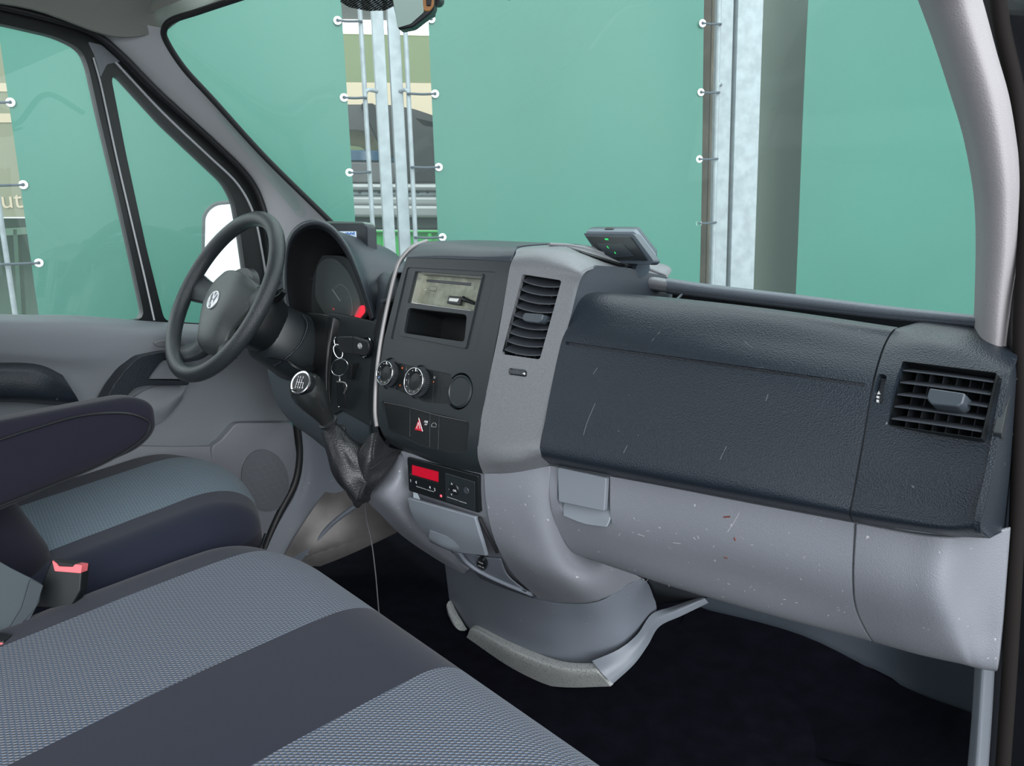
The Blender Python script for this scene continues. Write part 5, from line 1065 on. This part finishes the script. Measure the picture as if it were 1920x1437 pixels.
# brown board behind the wide post
bb = thing('timber_board', fpt(fs(1300, 300), -.5, -.3), 'brown timber boards standing behind the wide galvanised posts', 'board')
PB3 = PFN.off(-.35)
sa, sb, sc, sd = fs(1290, 300, PB3), fs(1322, 300, PB3), fs(1352, 300, PB3), fs(1620, 300, PB3)
fbox('board', sa-.3, sb+.02, -.5, 2.5, -.40, -.36, M['brown'], bb); fbox('board', sb+.024, sc, -.5, 2.5, -.39, -.355, mat('brown_timber_light', (.25, .19, .13), .8, var=(5, .25)), bb)
fbox('board', sc+.004, sd, -.5, 2.5, -.40, -.36, M['oligrey'], bb)

# hall far behind, seen between the tarpaulins
D1 = -4.2; PW1 = PFN.off(D1)
HB = thing('building', fpt(0, -.5, D1), 'olive and cream striped hall wall seen through the gap in the tarpaulins', 'building')
def wz(y, x=730): return float(PW1.on(x, y)[2])
s0, s1 = fs(560, 200, PW1), fs(920, 200, PW1)
for nm, ya, yb, m, dd in (('upper_wall', -200, 38, mat('dark_hall_roof', (.05, .055, .05), .7), 0), ('light_strip', 40, 64, M['lamp'], .03), ('olive_band', 65, 155, M['olive'], .0), ('cream_band', 155, 262, M['cream'], .0), ('olive_band', 262, 300, M['olive'], .01), ('cream_band', 300, 345, M['cream'], 0)):
    fbox(nm, s0, s1, wz(yb), wz(ya), D1-.1, D1+dd, m, HB)
D2 = -2.6; PW2 = PFN.off(D2)
def cz(pts, r=4): return [PW2.on(*p) for p in (rnd(pts, r) if r else pts)]
CB = thing('stacked_car', PW2.on(730, 260), 'grey scrap car body with dark blue glass seen between the steel posts', 'car')
up_ = prism('car_body', cz([(560, 196), (690, 196), (735, 197), (775, 204), (805, 214), (832, 224), (870, 250), (900, 343), (560, 343)], 8), PFN.n*0, -PFN.n*1.2, M['carpaint'], CB, bevel=.02)
cut(up_, [prism_vf(cz([(560, 243), (668, 243), (688, 246), (706, 262), (712, 282), (560, 282)], 6), PFN.n*.1, -PFN.n*1.5), prism_vf(cz([(778, 221), (800, 226), (832, 233), (832, 241), (795, 236)], 3), PFN.n*.1, -PFN.n*1.5)])
prism('arch_pillar', cz([(676, 196), (700, 196), (742, 290), (728, 300), (706, 262)], 4), PFN.n*.06, -PFN.n*.05, M['blackm'], CB, bevel=.01)
prism('car_glass', cz([(560, 279), (700, 283), (745, 288), (748, 303), (560, 302)], 3), PFN.n*.03, -PFN.n*.4, M['carblue'], CB, bevel=.01)
prism('wheel_arch', cz([(752, 342), (765, 330), (785, 318), (800, 320), (820, 342)], 5), PFN.n*.02, -PFN.n*.2, M['blackm'], CB, bevel=.01)
prism('body_side', cz([(560, 304), (742, 306), (738, 343), (560, 343)], 3), PFN.n*.04, -PFN.n*.2, mat('lilac_grey_paint', (.11, .105, .11), .3, metal=.2), CB, bevel=.01)
BU = thing('stacked_bumper', PW2.on(730, 390), 'pale silver bumper lying under the scrap car body between the steel posts', 'bumper')
for ya, yb, th_, m in ((345, 357, .10, M['bumper']), (357, 368, .06, M['galv']), (368, 385, .09, M['bumper']), (385, 407, .13, M['bumper']), (407, 430, .04, mat('bumper_under', (.06, .07, .075), .5))):
    prism('bumper_strip', cz([(560, ya), (900, ya+2), (900, yb+2), (560, yb)], 0), PFN.n*th_, -PFN.n*.3, m, BU, bevel=.02)
for x in range(674, 830, 18): lathe('rivet', [(0, 0), (.012, 0), (0, .01)], PW2.on(x, 361, .06), PFN.n, M['slat'], BU, 8)
GB = thing('green_container', PW2.on(740, 600), 'bright green metal container below the bumper behind the posts', 'container')
prism('container_wall', cz([(560, 434), (900, 434), (900, 760), (560, 760)], 0), PFN.n*.05, -PFN.n*1.5, M['greenbox'], GB, bevel=.01)
for x in (676, 716, 757, 800): prism('wall_rib', cz([(x, 436), (x+7, 436), (x+8, 760), (x+1, 760)], 0), PFN.n*.08, PFN.n*.04, M['greenbox'], GB, bevel=.005)
prism('container_rim', cz([(560, 432.5), (900, 432.5), (900, 436), (560, 436)], 0), PFN.n*.09, PFN.n*.02, M['greenbox'], GB, bevel=.005)

# sign and rack beyond the driver window
PW3 = PFN.off(-1.2)
SB = thing('sign_board', PW3.on(0, 300), 'olive sign board with cream bars and pale letters ut at the left edge', 'sign')
def q3(p): return [PW3.on(*a) for a in p]
prism('board', q3([(-260, -40), (120, -40), (120, 407), (-260, 407)]), PFN.n*0, -PFN.n*.04, mat('khaki_board', (.22, .23, .15), .7), SB, bevel=0)
prism('cream_bar', q3([(-260, 156), (16, 156), (16, 172), (-260, 172)]), PFN.n*.004, PFN.n*0, M['cream'], SB, bevel=0)
prism('cream_bar', q3([(-260, 213), (40, 213), (40, 230), (-260, 230)]), PFN.n*.004, PFN.n*0, M['cream'], SB, bevel=0)
PL = Plane(PW3.on(0, 370), PW3.on(40, 370), PW3.on(0, 320))
text('sign_letters', 'ut', PL, 22, 376, .085, M['cream'], SB, .006, align='CENTER')
GR = thing('storage_rack', PW3.on(20, 500), 'dark green rack at the far left below the sign board', 'rack')
mg = mat('dark_green_rack', (.02, .07, .04), .6)
prism('rack_panel', q3([(-260, 408), (80, 408), (110, 640), (-260, 640)]), -PFN.n*.5, -PFN.n*.55, mg, GR, bevel=0)
prism('shelf', q3([(-260, 445), (70, 425), (70, 438), (-260, 462)]), PFN.n*.0, -PFN.n*.4, mat('green_shelf', (.07, .14, .09), .6), GR)
for x in (24, 62): prism('upright', q3([(x, 430), (x+8, 430), (x+20, 640), (x+12, 640)]), PFN.n*0, -PFN.n*.06, mg, GR)

# outside mirror by the driver door
MP = A([-1.16, 1.12, .95]); mn = A([.38, -.92, .13]); mn /= np.linalg.norm(mn)
PM = Plane.__new__(Plane); PM.p = MP; PM.n = mn; u_ = A([0, 0, 1.])-mn*mn[2]; PM.v = u_/np.linalg.norm(u_); PM.u = np.cross(PM.v, mn)
SM = thing('side_mirror', MP-mn*.03, 'dark framed outside mirror beyond the driver door glass', 'mirror')
mo = rnd([(379, 400), (400, 378), (470, 372), (492, 400), (488, 575), (400, 580), (376, 556)], 12)
plate('housing', PM, mo, -.06, .004, mat('mirror_housing', (.05, .06, .065), .4), SM, bevel=.006)
plate('mirror_pane', PM, rnd([(388, 404), (406, 386), (466, 381), (484, 402), (480, 566), (404, 570), (385, 550)], 12), .003, .0055, M['mirror'], SM, bevel=0)
tube('mirror_bracket', [MP-mn*.05+A([.03, 0, -.1]), A([-1.0, 1.12, .84]), A([-.9, 1.08, .82])], .018, M['black'], SM)
